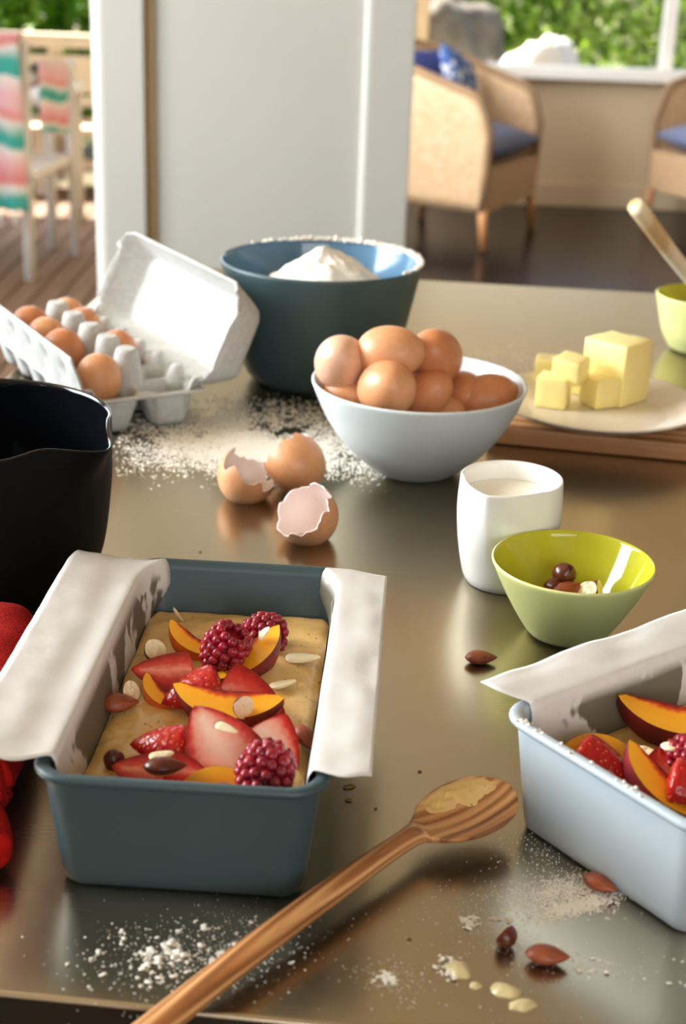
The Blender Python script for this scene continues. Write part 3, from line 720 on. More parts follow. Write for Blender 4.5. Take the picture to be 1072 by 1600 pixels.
#SHELLS#
def at_centre(p, dirv, off): d_ = Vector(dirv).normalized(); return Vector(p) - d_ * off
for p, dv, lb, fr, sd, k in (((-0.0756, 1.0877, 0.9210), (.50, .0, .86), 'half egg shell at left of the three, open side up', .50, 1.3, 1),
                             ((-0.0395, 1.1143, 0.9215), (-.66, .50, .56), 'rearmost of the three egg shells, rounded back to camera', .62, 6.1, 1),
                             ((-0.0273, 1.0075, 0.9205), (-.50, -.42, .74), 'front egg shell of the three showing its pink-white inside', .53, 3.7, 1)):
    o = shell('egg_shell', at_centre(p, dv, .026), frame(x=(1, .3, 0), z=dv), lb, fr, sd, k); o.scale = (1.06,) * 3

# ------------------------------------------------------------------ board, plate, butter
bo = tag(empty('chopping_board', (.125, 1.245, T), (0, 0, rad(-10.5))), 'thick wooden chopping board under the butter plate', 'board')
box('board_slab', (0, 0, .0002), (.42, .165, .0175), BOARD, bo, .003, 3)
t = tag(empty('plate', (.228, 1.285, T + .0177)), 'cream side plate holding the butter', 'plate')
v, fc = lathe([(.055, 0)] + arcp([(.058, .0004), (.070, .004), (.085, .0105), (.0948, .0150)]) + [(.0953, .0162), (.0945, .0170)] + arcp([(.092, .0164), (.078, .0095), (.066, .0062), (.055, .0052), (.0001, .005)]), 96); meshpy('dish', v, fc, CREAMC, t)
def wob_box(name, s, mat, amp=.0006, bev=.0015, **k):
    bm = bmesh.new(); bmesh.ops.create_cube(bm, size=1)
    for v in bm.verts: v.co = Vector((v.co.x * s[0], v.co.y * s[1], (v.co.z + .5) * s[2]))
    bmesh.ops.bevel(bm, geom=bm.edges[:], offset=bev, segments=2, affect='EDGES', profile=.5)
    bmesh.ops.subdivide_edges(bm, edges=bm.edges[:], cuts=2, use_grid_fill=True)
    for v in bm.verts: v.co += v.co.normalized() * amp * 2 * noise.noise(v.co * 90 + Vector((R.random() * .0, s[0] * 900, 0)))
    return bmo(name, bm, mat, None, **k)
ZB = T + .0232
bb = wob_box('butter_block', (.047, .043, .0575), BUTTER, .0006, loc=(.2485, 1.3235, ZB), rot=(0, 0, rad(-44))); tag(bb, 'tall block of butter standing on the cream plate', 'butter')
G3 = 'cut butter cubes on the plate'
for p, s, rz, rx, lb in (
    ((0.1883, 1.2961, 0.9232), .0285, -18, 0, 'butter cube at the front left of the plate'),
    ((0.1919, 1.3625, 0.9232), .0265, -10, 0, 'butter cube behind the front left cube, tallest at left'),
    ((0.2320, 1.3016, 0.9232), .0275, 28, 0, 'butter cube at the front, nearest the butter block'),
    ((0.2150, 1.3422, 0.9232), .0230, -30, 0, 'shaded butter cube in the middle under the topmost cube'),
    ((0.2345, 1.3768, 0.9232), .0215, 22, 0, 'butter cube touching the foot of the butter block')):
    tag(wob_box('butter_cube', (s, s, s * 1.0), BUTTER, .0005, loc=p, rot=(rad(rx), 0, rad(rz))), lb, 'butter cube', G3)
tag(wob_box('butter_cube', (.0265, .026, .0225), BUTTER, .0005, loc=(0.2022, 1.2976, 0.9465), rot=(rad(6), rad(4), rad(-32))), 'topmost butter cube, lying on the others', 'butter cube', G3)

# ------------------------------------------------------------------ loaf pans
def make_pan(name, loc, rz, m, label, L=.252, W=.1355, H=.065):
    t = tag(empty(name, loc, (0, 0, rz)), label, 'loaf pan')
    hx, hy = W / 2, L / 2
    out = [(-.0155, 0, .006), (-.0135, .0, .008), (-.0112, .0022, .0105), (-.0098, .008, .012), (-.0042, .058, .015), (-.0038, .0605, .016), (-.0012, .0607, .0175), (0, .0622, .018), (.0, .0636, .018), (-.0008, .0648, .0175), (-.0024, .0652, .017), (-.0046, .0648, .0155), (-.0062, .0635, .0145), (-.0072, .060, .014), (-.0120, .010, .0105), (-.0150, .005, .009), (-.022, .0028, .006)]
    rings = [rrect(hx + e, hy + e, max(.003, r), z, 8) for e, z, r in out]
    n = len(rings[0]); v, fc = loft(rings, True, True, True); meshpy('pan_body', v, fc, m, t); return t
RZ1 = rad(-2.6)
PC1 = Vector((-.0639, .688, T))
pan1 = make_pan('loaf_pan', PC1, RZ1, SLATE, 'slate blue loaf pan of fruit batter in the middle front')
RZ2 = rad(-52.5)
ex2 = Vector((math.cos(RZ2), math.sin(RZ2), 0)); ey2 = Vector((-ex2.y, ex2.x, 0))
PC2 = Vector((.0785, .6435, T)) + ex2 * .1355 / 2 + ey2 * .126
pan2 = make_pan('loaf_pan', PC2, RZ2, PANB, 'powder blue loaf pan at right edge, cut by the frame')
def rimline(pts, seg=1):
    pass
def paper(name, loc, rz, label, left, right, seed, y0=-.112, y1=.118):
    """one parchment sheet: flap, down the left wall, under the batter, up the right wall, flap"""
    prof = [(-.0555 - l[0], l[1]) for l in reversed(left)] + [(-.0608, .0672), (-.0588, .0655), (-.0572, .060), (-.0545, .035), (-.0520, .0085), (-.046, .0042), (0, .0036), (.046, .0042), (.0520, .0085), (.0545, .035), (.0572, .060), (.0588, .0655), (.0608, .0672)] + [(.0555 + l[0], l[1]) for l in right]
    prof = catmull([(a, b, 0) for a, b in prof], 5)
    n = len(prof); nv = 60; g = np.zeros((n, nv))
    V = []; gr = []
    for i, (px, pz, _) in enumerate(prof):
        for j in range(nv):
            s = j / (nv - 1)
            inside = abs(px) < .0575; fl = max(0, abs(px) - .061) / .04
            ext = 0 if inside else .010 * min(1, fl * 1.4)
            e0 = y0 - ext * (1 if px < 0 else -.2) - .004 * noise.noise(Vector((px * 60, 1, seed))); e1 = y1 + ext * (.6 if px < 0 else .1) + .004 * noise.noise(Vector((px * 60, 9, seed)))
            y = e0 + (e1 - e0) * s
            wv = (.0005 if inside else .0015 * min(1, fl * 2)) 
            dz = wv * (noise.noise(Vector((px * 30, y * 22, seed))) + .6 * noise.noise(Vector((px * 70, y * 55, seed + 2))))
            endc = max(0, (s - .86) / .14) ** 2 
            V.append((px + (0.013 * endc * min(1, max(0, (pz - .03) / .02)) if px < 0 and fl < .3 else 0) - (.010 * endc * min(1, max(0, (pz - .03) / .02)) if px > 0 and fl < .05 else 0) + (0 if not inside else .0004 * noise.noise(Vector((y * 40, pz * 40, seed)))), y, pz + dz - (.006 * endc * min(1, fl * 2) if px < 0 else .003 * endc * fl)))
            k = 1 - max(0, min(1, (pz - .057) / .005)); gr.append(k if inside else 0)
    fc = [(i * nv + j, i * nv + j + 1, (i + 1) * nv + j + 1, (i + 1) * nv + j) for i in range(n - 1) for j in range(nv - 1)]
    o = meshpy(name, V, fc, PAPER, None, True, loc, (0, 0, rz), grease=gr); solid(o, .00025); tag(o, label, 'baking paper'); return o
paper('parchment_paper', PC1, RZ1, 'white baking paper lining the slate blue pan, flaps over both sides', [(.015, .0680), (.028, .071), (.045, .0735)], [(.014, .0672), (.022, .0668), (.031, .0655)], 2.0)
paper('parchment_paper', PC2, RZ2, 'white baking paper lining the powder blue pan at right', [(.012, .0685), (.020, .070), (.030, .071)], [(.012, .068), (.020, .069), (.030, .067)], 9.0)
def batter(loc, rz, seed, label):
    hx, hy, nx, ny = .0536, .1150, 72, 150
    def hgt(x, y):
        n = lambda k, o: noise.noise(Vector((x * k, y * k, seed + o)))
        return .0368 + .0030 * n(24, 0) + .0050 * (abs(n(17, 5)) - .2) + .0011 * n(80, 9)
    def top(u, v):
        x, y = (2 * u - 1) * hx, (2 * v - 1) * hy; e = min(hx - abs(x), hy - abs(y))
        qx, qy, rc = max(0, abs(x) - hx + .014), max(0, abs(y) - hy + .014), .014
        if math.hypot(qx, qy) > rc:
            k = 1 - rc / math.hypot(qx, qy); x -= math.copysign(qx * k, x); y -= math.copysign(qy * k, y)
        return (x, y, hgt(x, y) - .0020 * max(0, 1 - e / .006) ** 2)
    v, fc = grid(top, nx, ny); fc = [tuple(reversed(q)) for q in fc]
    rim = [i * ny for i in range(nx)] + [(nx - 1) * ny + j for j in range(1, ny)] + [i * ny + ny - 1 for i in range(nx - 2, -1, -1)] + [j for j in range(ny - 2, 0, -1)]
    b = len(v); v += [(v[i][0] * .86, v[i][1] * .91, .008) for i in rim]; n = len(rim)
    fc += [(rim[i], rim[(i + 1) % n], b + (i + 1) % n, b + i) for i in range(n)] + [tuple(b + i for i in reversed(range(n)))]
    o = meshpy('cake_batter', v, fc, BATTER, None, True, loc, (0, 0, rz)); tag(o, label, 'batter')
    bm = bmesh.new(); bm.from_mesh(o.data); bmesh.ops.recalc_face_normals(bm, faces=bm.faces[:]); bm.to_mesh(o.data); bm.free(); return smooth_angle(o, 60)
batter(PC1, RZ1, 4.0, 'golden cake batter filling the slate blue loaf pan')
batter(PC2, RZ2, 14.0, 'golden cake batter filling the powder blue loaf pan')

# ------------------------------------------------------------------ fruit and nuts
def raspberry(loc, rot, s, label, group):
    parts = []
    bm = bmesh.new(); bmesh.ops.create_icosphere(bm, subdivisions=1, radius=1); me = D.meshes.new('t'); bm.to_mesh(me); bm.free()
    bv = [tuple(q.co) for q in me.vertices]; bf = [tuple(q.vertices) for q in me.polygons]; D.meshes.remove(me)
    rows = [(-.0005, .0, 1), (.0014, .0040, 6), (.0048, .0068, 10), (.0088, .0086, 13), (.0130, .0092, 14), (.0170, .0086, 13), (.0203, .0070, 10)]
    for i, (z, r, n) in enumerate(rows):
        for k in range(n):
            a_ = 2 * PI * (k + .5 * (i % 2)) / n + R.uniform(-.08, .08); q = .0027 * R.uniform(.9, 1.12)
            c = Vector((r * math.cos(a_), r * math.sin(a_), z)) if n > 1 else Vector((0, 0, z))
            parts.append(([tuple(c + Vector(p) * q) for p in bv], bf))
    core = lathe([(.0001, -.0005), (.004, .001), (.0075, .006), (.009, .014), (.0075, .020), (.0001, .0185)], 18); parts.append(core)
    v, fc = merge(parts); v = [(p[0], p[1], p[2] - .011) for p in v]
    o = meshpy('raspberry', v, fc, RASP, None, True, loc, rot); o.scale = (s, s, s); return tag(o, label, 'raspberry', group)
def strawberry(loc, rot, s, label, group, span=PI, L=.036, Wd=.0155, fm=None):
    """wedge of a strawberry: the cut faces are flesh, the round side skin; tip along +x, cut face up"""
    t = tag(empty('strawberry_piece', loc, rot), label, 'strawberry', group); t.scale = (s, s, s)
    N = 22
    def rr(u): return Wd * (math.sin(PI * min(1, (1 - u) * .56 + .0)) ** .75) * (1 if u > .1 else (u / .1) ** .5) if u < 1 else 0
    xs = [i / N for i in range(N + 1)]
    rings = []; K = 14
    for u in xs:
        r = max(1e-5, rr(u)); ring = []
        for k in range(K + 1):
            a_ = PI + (PI - span) / 2 + span * k / K; ring.append((u * L - L * .42, r * math.cos(a_), r * math.sin(a_) * .85))
        rings.append(ring)
    v, fc = loft(rings, False); meshpy('skin', v, fc, STRAW, t)
    V, A = [], []; F = []
    for side in (0, -1):
        base = len(V); MJ = 10
        for i, u in enumerate(xs):
            e = Vector(rings[i][side]); c = Vector((e.x, 0, 0.0))
            for j in range(MJ + 1):
                q = j / MJ; V.append(tuple(c.lerp(e, q) + Vector((0, 0, -.0004 * (1 - q))))); eu = max(q, 0, (u - .82) / .18, 1 - u / .05 if u < .05 else 0); A.append(eu)
        for i in range(N):
            for j in range(MJ): F.append((base + i * (MJ + 1) + j, base + i * (MJ + 1) + j + 1, base + (i + 1) * (MJ + 1) + j + 1, base + (i + 1) * (MJ + 1) + j))
    meshpy('flesh', V, F, fm or STRAWF, t, True, edge=A); return t
def peach(loc, rot, s, label, group, span=rad(32), th0=rad(24), th1=rad(156), skin=None, Ro=.033, Ri=.0135):
    """lune of a peach lying on one cut face: outer skin, flesh faces and the red-fringed hollow of the stone"""
    t = tag(empty('peach_slice', loc, rot), label, 'peach', group); t.scale = (s, s, s)
    N, K = 28, 8
    def P_(th, ph_, r): return (r * math.cos(th), r * math.sin(th) * math.cos(ph_) - .0235, r * math.sin(th) * math.sin(ph_))
    ths = [th0 + (th1 - th0) * i / N for i in range(N + 1)]
    def ri(th): q = (th - PI / 2) / ((th1 - th0) / 2); return Ri + (Ro - Ri) * .72 * abs(q) ** 3.4
    v, fc = loft([[P_(th, -span / 2 + span * k / K, Ro) for k in range(K + 1)] for th in ths], False); meshpy('skin', v, fc, skin or PEACHSKIN, t)
    V, A, F = [], [], []; MJ = 8
    for sd in (-1, 1):
        b = len(V)
        for th in ths:
            for j in range(MJ + 1):
                q = j / MJ; r = ri(th) + (Ro - ri(th)) * q; V.append(P_(th, sd * span / 2 * (1 - .0 * q), r)); A.append(max(0, 1 - q * 1.25))
        F += [(b + i * (MJ + 1) + j, b + i * (MJ + 1) + j + 1, b + (i + 1) * (MJ + 1) + j + 1, b + (i + 1) * (MJ + 1) + j) for i in range(N) for j in range(MJ)]
    b = len(V)
    for th in ths:
        for k in range(K + 1): V.append(P_(th, -span / 2 + span * k / K, ri(th))); A.append(1)
    F += [(b + i * (K + 1) + k, b + i * (K + 1) + k + 1, b + (i + 1) * (K + 1) + k + 1, b + (i + 1) * (K + 1) + k) for i in range(N) for k in range(K)]
    for th, fl in ((ths[0], 0), (ths[-1], 1)):
        b = len(V)
        for r, bulge in ((Ro, 0), (Ro * .55 + ri(th) * .45, .0022), (ri(th), 0)):
            for k in range(K + 1):
                p = P_(th, -span / 2 + span * k / K, r); V.append((p[0] + (bulge if fl == 0 else -bulge), p[1], p[2])); A.append(.25)
        F += [(b + i * (K + 1) + k, b + i * (K + 1) + k + 1, b + (i + 1) * (K + 1) + k + 1, b + (i + 1) * (K + 1) + k) for i in range(2) for k in range(K)]
    meshpy('flesh', V, F, PEACH, t, True, pit=A); return t
def almond(loc, rot, s, label, group, mat=None):
    prof = []
    for i in range(17):
        q = i / 16; r = math.sin(PI * q ** .78) ** .8 if 0 < i < 16 else 0.001; prof.append((r, q))
    rings = [[(q * .022 - .011, r * .0062 * math.cos(2 * PI * j / 20), r * .0043 * math.sin(2 * PI * j / 20)) for j in range(20)] for r, q in prof]
    v, fc = loft(rings, True, True, True); o = meshpy('almond', v, fc, mat or ALMOND, None, True, loc, rot); o.scale = (s, s, s); return tag(o, label, 'almond', group)
def flake(loc, rot, s, label, group):
    rings = []
    for e, z in ((.02, .0011), (.5, .0011), (.93, .001), (1, .0004), (1, -.0004), (.93, -.001), (.02, -.001)):
        rings.append([((.0105 * math.cos(2 * PI * j / 24) + .0015 * math.cos(4 * PI * j / 24)) * e, .0052 * math.sin(2 * PI * j / 24) * e * (1 - .2 * math.cos(2 * PI * j / 24)), z) for j in range(24)])
    v, fc = loft(rings, True, True, True); o = meshpy('almond_flake', v, fc, NUTFLESH, None, True, loc, rot); o.scale = (s, s, s); return tag(o, label, 'almond flake', group)
def hazel(loc, rot, s, label, group, cut=None):
    """hazelnut, whole or chopped: skin with a pale cut face"""
    t = tag(empty('hazelnut', loc, rot), label, 'hazelnut', group); t.scale = (s, s, s)
    top = PI if cut is None else cut
    prof = [(.0001, -.0078)] + [(.0075 * math.sin(a_), -.0078 * math.cos(a_) + (.0016 if a_ > 2.9 else 0)) for a_ in [top * i / 14 for i in range(1, 15)]]
    if cut is None: prof[-1] = (.0001, .0088)
    rings = [[(r * math.cos(2 * PI * j / 20) * (1 + .05 * math.sin(3 * 2 * PI * j / 20)), r * math.sin(2 * PI * j / 20), z) for j in range(20)] for r, z in prof]
    v, fc = loft(rings); meshpy('skin', v, fc, HAZEL, t)
    if cut is not None:
        e = rings[-1]; zc = e[0][2]; rg = [[(p[0] * q, p[1] * q, zc + .0012 * noise.noise(Vector((p[0] * 300 * q, p[1] * 300 * q, 3))) * (1 if q < 1 else 0)) for p in e] for q in (1, .85, .6, .3, .02)]
        v, fc = loft(rg, True, False, True); meshpy('cut_face', v, fc, NUTFLESH, t, False)
    return t
#FRUIT#
G4, G5, G6 = 'fruit on the batter in the slate blue pan', 'fruit on the batter in the powder blue pan', 'nuts on the batter in the slate blue pan'
d = rad
# pan 1, back to front
for p, ow, nm, sc_, lb, sk in (
    ((-0.0847, 0.7458, 0.9410), (-.6, -.75, -.45), (.1, -.45, .88), .62, 'small peach slice at the back left of the slate pan', ORANGESKIN),
    ((-0.0487, 0.7195, 0.9440), (.62, -.68, -.40), (-.05, -.50, .86), .92, 'large yellow peach slice right of the rear raspberry', PEACHSKIN),
    ((-0.0954, 0.6869, 0.9400), (-.7, -.6, -.3), (.1, -.4, .9), .50, 'smallest peach slice, half sunk left of centre in slate pan', ORANGESKIN),
    ((-0.0570, 0.6694, 0.9430), (-.10, -.85, -.50), (0, -.55, .84), .97, 'long smiling peach slice crossing the centre of slate pan', PEACHSKIN),
    ((-0.0554, 0.6033, 0.9420), (-.1, .9, .25), (0, -.35, .93), .62, 'orange peach slice at the front rim of the slate pan', ORANGESKIN)):
    peach(p, frame(y=ow, z=nm), sc_, lb, G4, skin=sk)
for p, tip, nm, sc_, lb, kw in (
    ((-0.0915, 0.7077, 0.9460), (-1, -.1, -.05), (.1, -.40, .9), 1.0, 'dark strawberry wedge at left of the plump raspberry', dict(span=rad(150), L=.034, fm=STRAWR)),
    ((-0.0732, 0.6855, 0.9440), (-.9, -.35, 0), (.1, .25, -1), .95, 'rounded strawberry half, skin up, in the centre of slate pan', {}),
    ((-0.0466, 0.6765, 0.9470), (.93, -.25, -.2), (.05, -.72, .68), 1.05, 'cut strawberry half right of centre with a nut below it', dict(fm=STRAWR)),
    ((-0.0831, 0.6298, 0.9440), (-1, .1, -.1), (0, .2, -1), .85, 'small strawberry end, skin up, left of the big strawberry face', {}),
    ((-0.0553, 0.6183, 0.9520), (-.55, .50, .62), (.05, -.78, .62), 1.08, 'biggest strawberry half, cut face to the camera', dict(Wd=.0185, L=.038)),
    ((-0.0306, 0.6315, 0.9460), (.55, -.6, -.3), (.1, -.55, .83), 1.0, 'pale pink strawberry slice behind the front raspberry', dict(Wd=.0165, L=.034)),
    ((-0.0866, 0.6092, 0.9430), (-1, .05, 0), (.1, -.45, .88), .95, 'strawberry wedge lying in the front left of slate pan', dict(span=rad(150), fm=STRAWR)),
    ((-0.0722, 0.6092, 0.9440), (.8, -.3, .2), (0, -.7, .7), .60, 'tiny strawberry scrap beside a nut at the front left', dict(fm=STRAWR))):
    strawberry(p, frame(x=tip, z=nm), sc_, lb, G4, **kw)
raspberry((-0.0440, 0.7538, 0.9460), (d(70), d(20), d(60)), 1.15, 'dark raspberry at the back of the slate pan, behind the big peach', G4)
raspberry((-0.0623, 0.7212, 0.9520), (d(12), d(28), d(20)), 1.22, 'plump red raspberry on top, between two peach slices', G4)
raspberry((-0.0323, 0.5972, 0.9510), (d(-75), d(8), d(-12)), 1.25, 'glossy raspberry at the front right of the slate pan', G4)
for p, rt, s, lb in (((-0.0205, 0.7359, 0.9415), (0, 0, d(6)), .95, 'large almond flake at the back right of slate pan'), ((-0.0296, 0.7043, 0.9415), (d(-6), 0, d(32)), .75, 'almond flake below the large one in slate pan'),
                     ((-0.0411, 0.7273, 0.9600), (d(50), d(-50), d(-35)), .55, 'upright almond sliver against the dark raspberry'), ((-0.0498, 0.7323, 0.9560), (d(30), d(60), d(20)), .4, 'almond chip beside the dark raspberry'),
                     ((-0.0825, 0.6070, 0.9530), (d(10), 0, d(30)), .6, 'almond chip on the small strawberry end'), ((-0.0270, 0.6020, 0.9580), (d(20), d(-20), d(35)), .55, 'almond chip wedged above the front raspberry'),
                     ((-0.0527, 0.6201, 0.9620), (d(10), d(10), d(-20)), .55, 'almond chip on top of the big strawberry'), ((-0.0578, 0.5673, 0.9620), (0, 0, d(5)), .5, 'almond chip on the front rim of slate pan')):
    flake(p, rt, s, lb, 'almond flakes in the slate blue pan')
for p, rt, s, lb, c in (((-0.1022, 0.7357, 0.9430), (d(35), d(30), 0), .85, 'chopped dark hazelnut at the back left of slate pan', 1.7), ((-0.1083, 0.6874, 0.9430), (d(30), d(55), 0), .75, 'chopped hazelnut at the left wall of slate pan', 1.6), ((-0.0464, 0.6599, 0.9510), (d(80), 0, d(40)), .8, 'dark hazelnut half below the strawberry right of centre', 1.5),
                        ((-0.1072, 0.6227, 0.9400), (d(20), 0, 0), .7, 'hazelnut sunk in the batter at front left', None)):
    hazel(p, rt, s, lb, G6, c)
almond((-0.1130, 0.6764, 0.9420), (d(20), 0, d(10)), .95, 'almond lying by the left paper wall of slate pan', G6)
almond((-0.0148, 0.6482, 0.9420), (d(10), d(20), d(-58)), .8, 'almond against the right paper wall of slate pan', G6)
almond((-0.0792, 0.5996, 0.9520), (0, 0, d(8)), .95, 'dark almond on the strawberry at the front left', G6, HAZEL)
almond((-0.0496, 0.5854, 0.9500), (0, 0, d(-4)), .6, 'almond tip behind the front rim of slate pan', G6)
# pan 2
for p, ow, nm, sc_, lb, sk in (
    ((0.1298, 0.6462, 0.9420), (-.1, .85, .45), (.05, -.5, .86), .72, 'peach slice by the back paper in the powder blue pan', PEACHSKIN),
    ((0.1759, 0.6662, 0.9450), (-.15, -.85, -.45), (.0, -.5, .86), 1.05, 'large yellow peach slice at the right in powder pan', PEACHSKIN),
    ((0.1551, 0.6062, 0.9430), (-.7, -.6, -.35), (.1, -.5, .86), .9, 'peach slice at the near rim of the powder pan', PEACHSKIN)):
    peach(p, frame(y=ow, z=nm), sc_, lb, G5, skin=sk)
for p, tip, nm, sc_, lb, kw in (
    ((0.1308, 0.6276, 0.9430), (.85, -.5, -.1), (-.1, .2, -1), .95, 'dark red strawberry, skin up, at the near rim of powder pan', {}),
    ((0.1622, 0.6187, 0.9480), (-.8, -.5, 0), (.1, -.5, .85), .95, 'bright strawberry wedge at the right in powder pan', dict(span=rad(170), fm=STRAWR)),
    ((0.1715, 0.6039, 0.9480), (.8, -.3, .1), (0, .2, -1), .9, 'strawberry cut by the right frame edge in powder pan', {})):
    strawberry(p, frame(x=tip, z=nm), sc_, lb, G5, **kw)
hazel((0.1507, 0.6300, 0.9460), (d(25), d(-10), 0), 1.15, 'halved hazelnut between strawberry and peach in powder pan', G5, 1.75)
flake((0.1674, 0.6296, 0.9560), (d(-10), 0, d(20)), .9, 'almond flake on the peach in powder pan', G5)
raspberry((0.1731, 0.6280, 0.9500), (d(70), 0, d(40)), 1.1, 'raspberry at the right frame edge in powder pan', G5)
# nuts in the lime bowl
G7 = 'nuts in the small lime bowl'
almond((0.1333, 0.8592, T + 0.0285), (d(5), d(8), d(-14)), 1.1, 'almond at the left of the nuts in the lime bowl', G7)
almond((0.1463, 0.8652, T + 0.0315), (d(10), d(-12), d(22)), 1.05, 'almond in the middle of the lime bowl', G7)
hazel((0.1453, 0.8782, T + 0.0360), (d(30), d(20), 0), 1.05, 'whole hazelnut at the back of the lime bowl', G7)
hazel((0.1578, 0.8612, T + 0.0330), (d(25), d(-30), 0), .95, 'chopped hazelnut showing pale flesh in the lime bowl', G7, 1.6)
hazel((0.1663, 0.8652, T + 0.0325), (d(20), d(70), 0), .8, 'small dark hazelnut at the right of the lime bowl', G7, 1.7)
almond((0.1488, 0.8552, T + 0.0245), (0, 0, d(60)), 1.0, 'almond at the bottom of the lime bowl under the others', G7)
hazel((0.1383, 0.8712, T + 0.0290), (d(60), 0, 0), .9, 'hazelnut under the back hazelnut in the lime bowl', G7)
G8 = 'nuts scattered on the workbench'
almond((0.0892, 0.8188, 0.9040), (0, 0, d(4)), .95, 'single almond on the steel in front of the lime bowl', G8)
almond((0.0974, 0.5327, 0.9044), (0, 0, d(-6)), .92, 'almond in the flour at front, near drips of batter', G8)
almond((0.1286, 0.5872, 0.9044), (0, 0, d(-40)), .85, 'almond dusted with flour at the foot of the powder pan', G8)
hazel((0.0794, 0.5436, 0.9055), (d(-50), d(-60), d(10)), .72, 'chopped hazelnut piece with white face on the bench', G8, 1.7)

# ------------------------------------------------------------------ olive wood spoon
a_ = Vector((0.0412, 0.6083, 0.9150)); b_ = Vector((0.0896, 0.6424, 0.9210)); hE = Vector((-0.0699, 0.4703, 0.9085))
sp = tag(empty('wooden_spoon', a_), 'olive wood spoon smeared with batter lying across the bench', 'spoon')
path = []
hd = (hE - a_); 
for q in (1.10, 1.0, .9, .75, .6, .45, .3, .2, .1, .04): path.append((a_ + hd * q + Vector((0, 0, .003 * math.sin(PI * min(1, q)))), 'h', q))
bd = b_ - a_
sec = []
for p, k, q in path: sec.append((p, .0062 + .0012 * q - .0012 * (1 - q) * (q < .3), .0060, 0))
for q, wd, dp, cc in ((.0, .0062, .0058, 0), (.05, .0078, .0058, .0006), (.12, .0116, .0062, .0018), (.22, .0158, .0068, .0036), (.36, .0192, .0074, .0056), (.52, .0206, .0078, .0066), (.68, .0200, .0074, .0060), (.82, .0176, .0066, .0046), (.92, .0134, .0054, .0028), (.98, .0078, .0038, .0010), (1.0, .0026, .0024, .0)):
    sec.append((a_ + bd * q, wd, dp, cc))
rings = []; NS = 32; suv = []; arc = 0
for i, (p, wd, dp, cc) in enumerate(sec):
    d0 = (sec[min(i + 1, len(sec) - 1)][0] - sec[max(i - 1, 0)][0]).normalized(); side = d0.cross(Vector((0, 0, 1))).normalized()
    side = (side + Vector((0, 0, -.12 if i > 10 else 0))).normalized(); up = side.cross(d0).normalized()
    ring = []; arc += (p - sec[i - 1][0]).length if i else 0
    for j in range(NS):
        t_ = 2 * PI * j / NS; x = wd * math.cos(t_); suv.append((arc, x + .05 * arc + .012 * math.sin(t_) * (i <= 10))); sn = math.sin(t_)
        if sn <= 0: y = dp * sn
        else: y = (dp * .75 if i <= 10 else .0022) * sn - cc * max(0, 1 - (x / wd) ** 2) * (1 if cc else 0)
        ring.append(tuple(p + side * x + up * y - a_))
    rings.append(ring)
SPA = math.atan2(bd.y, bd.x); unr = Matrix.Rotation(-SPA, 4, 'Z'); sp.rotation_euler = (0, 0, SPA)
v, fc = xf(loft(rings, True, True, True), unr); o = meshpy('spoon_body', v, fc, OLIVE, sp); add_uv(o, suv); sub(o, 1)
# batter left in the bowl of the spoon: a thick smear along its far edge
side = bd.normalized().cross(Vector((0, 0, 1))).normalized(); side = (side + Vector((0, 0, -.12))).normalized(); upv = side.cross(bd.normalized()).normalized()
def smear(u, v_):
    q = .17 + .82 * u; wd = float(np.interp(q, [.22, .36, .52, .68, .82, .92, 1], [.0158, .0192, .0206, .02, .0176, .0134, .004])); cc = float(np.interp(q, [.22, .36, .52, .68, .82, .92, 1], [.0036, .0056, .0066, .0058, .0042, .0024, 0]))
    x = -wd * (.985 - (.80 + .30 * noise.noise(Vector((u * 6, 0, 2))) + .2 * u) * v_); e = math.sin(PI * min(1, max(0, v_))) ** .6 * math.sin(PI * min(1, u * .97 + .015)) ** .5
    y = -cc * max(0, 1 - (x / wd) ** 2) + .0008 + .0030 * e + .0014 * e * noise.noise(Vector((u * 14, v_ * 9, 1))) - .0014 * (1 - e)
    return tuple(bd * q + side * x + upv * y)
v, fc = xf(grid(smear, 40, 16), unr); o = meshpy('batter_smear', v, fc, BATTER, sp); o['label'] = 'thick batter clinging to far edge of the spoon'

# ------------------------------------------------------------------ red oven mitt
mt = tag(empty('oven_mitt', (-.195, .66, T)), 'red felted oven mitt under the paper flap at left edge', 'oven mitt')
def puff(path, rx, rz, seg=28, amp=.0016, sd=1):
    rings = []
    n = len(path)
    for i, (x, y, z) in enumerate(path):
        a0 = Vector(path[max(0, i - 1)]); b0 = Vector(path[min(n - 1, i + 1)]); dd = (b0 - a0).normalized(); s_ = dd.cross(Vector((0, 0, 1))).normalized(); u_ = s_.cross(dd)
        ring = []
        for j in range(seg):
            t_ = 2 * PI * j / seg; c, s = math.cos(t_), math.sin(t_); pw = .8
            q = Vector((x, y, z)) + s_ * rx[i] * math.copysign(abs(c) ** pw, c) + u_ * rz[i] * math.copysign(abs(s) ** pw, s)
            k = amp * noise.noise(q * 45 + Vector((sd, 0, 0))); ring.append(tuple(q + Vector((0, 0, k))))
        rings.append(ring)
    return loft(rings, True, True, True)
pth = catmull([(-.012, .120, .030), (-.010, .112, .030), (-.006, .085, .030), (-.004, .05, .0295), (-.002, .01, .029), (-.002, -.015, .029), (-.004, -.040, .029), (-.005, -.046, .029)], 4)
s_ = np.linspace(0, 1, len(pth)); rx = np.interp(s_, [0, .05, .15, .3, .5, .8, .96, 1], [.004, .016, .029, .036, .039, .041, .042, .036]); rz = np.interp(s_, [0, .05, .15, .4, .8, .96, 1], [.004, .014, .023, .028, .027, .027, .022])
v, fc = puff(pth, list(rx), list(rz), 30, .003); meshpy('palm', v, fc, REDM, mt)
pth = catmull([(.010, -.040, .022), (.020, -.055, .019), (.030, -.072, .016), (.034, -.082, .0145), (.035, -.085, .0145)], 4); s_ = np.linspace(0, 1, len(pth))
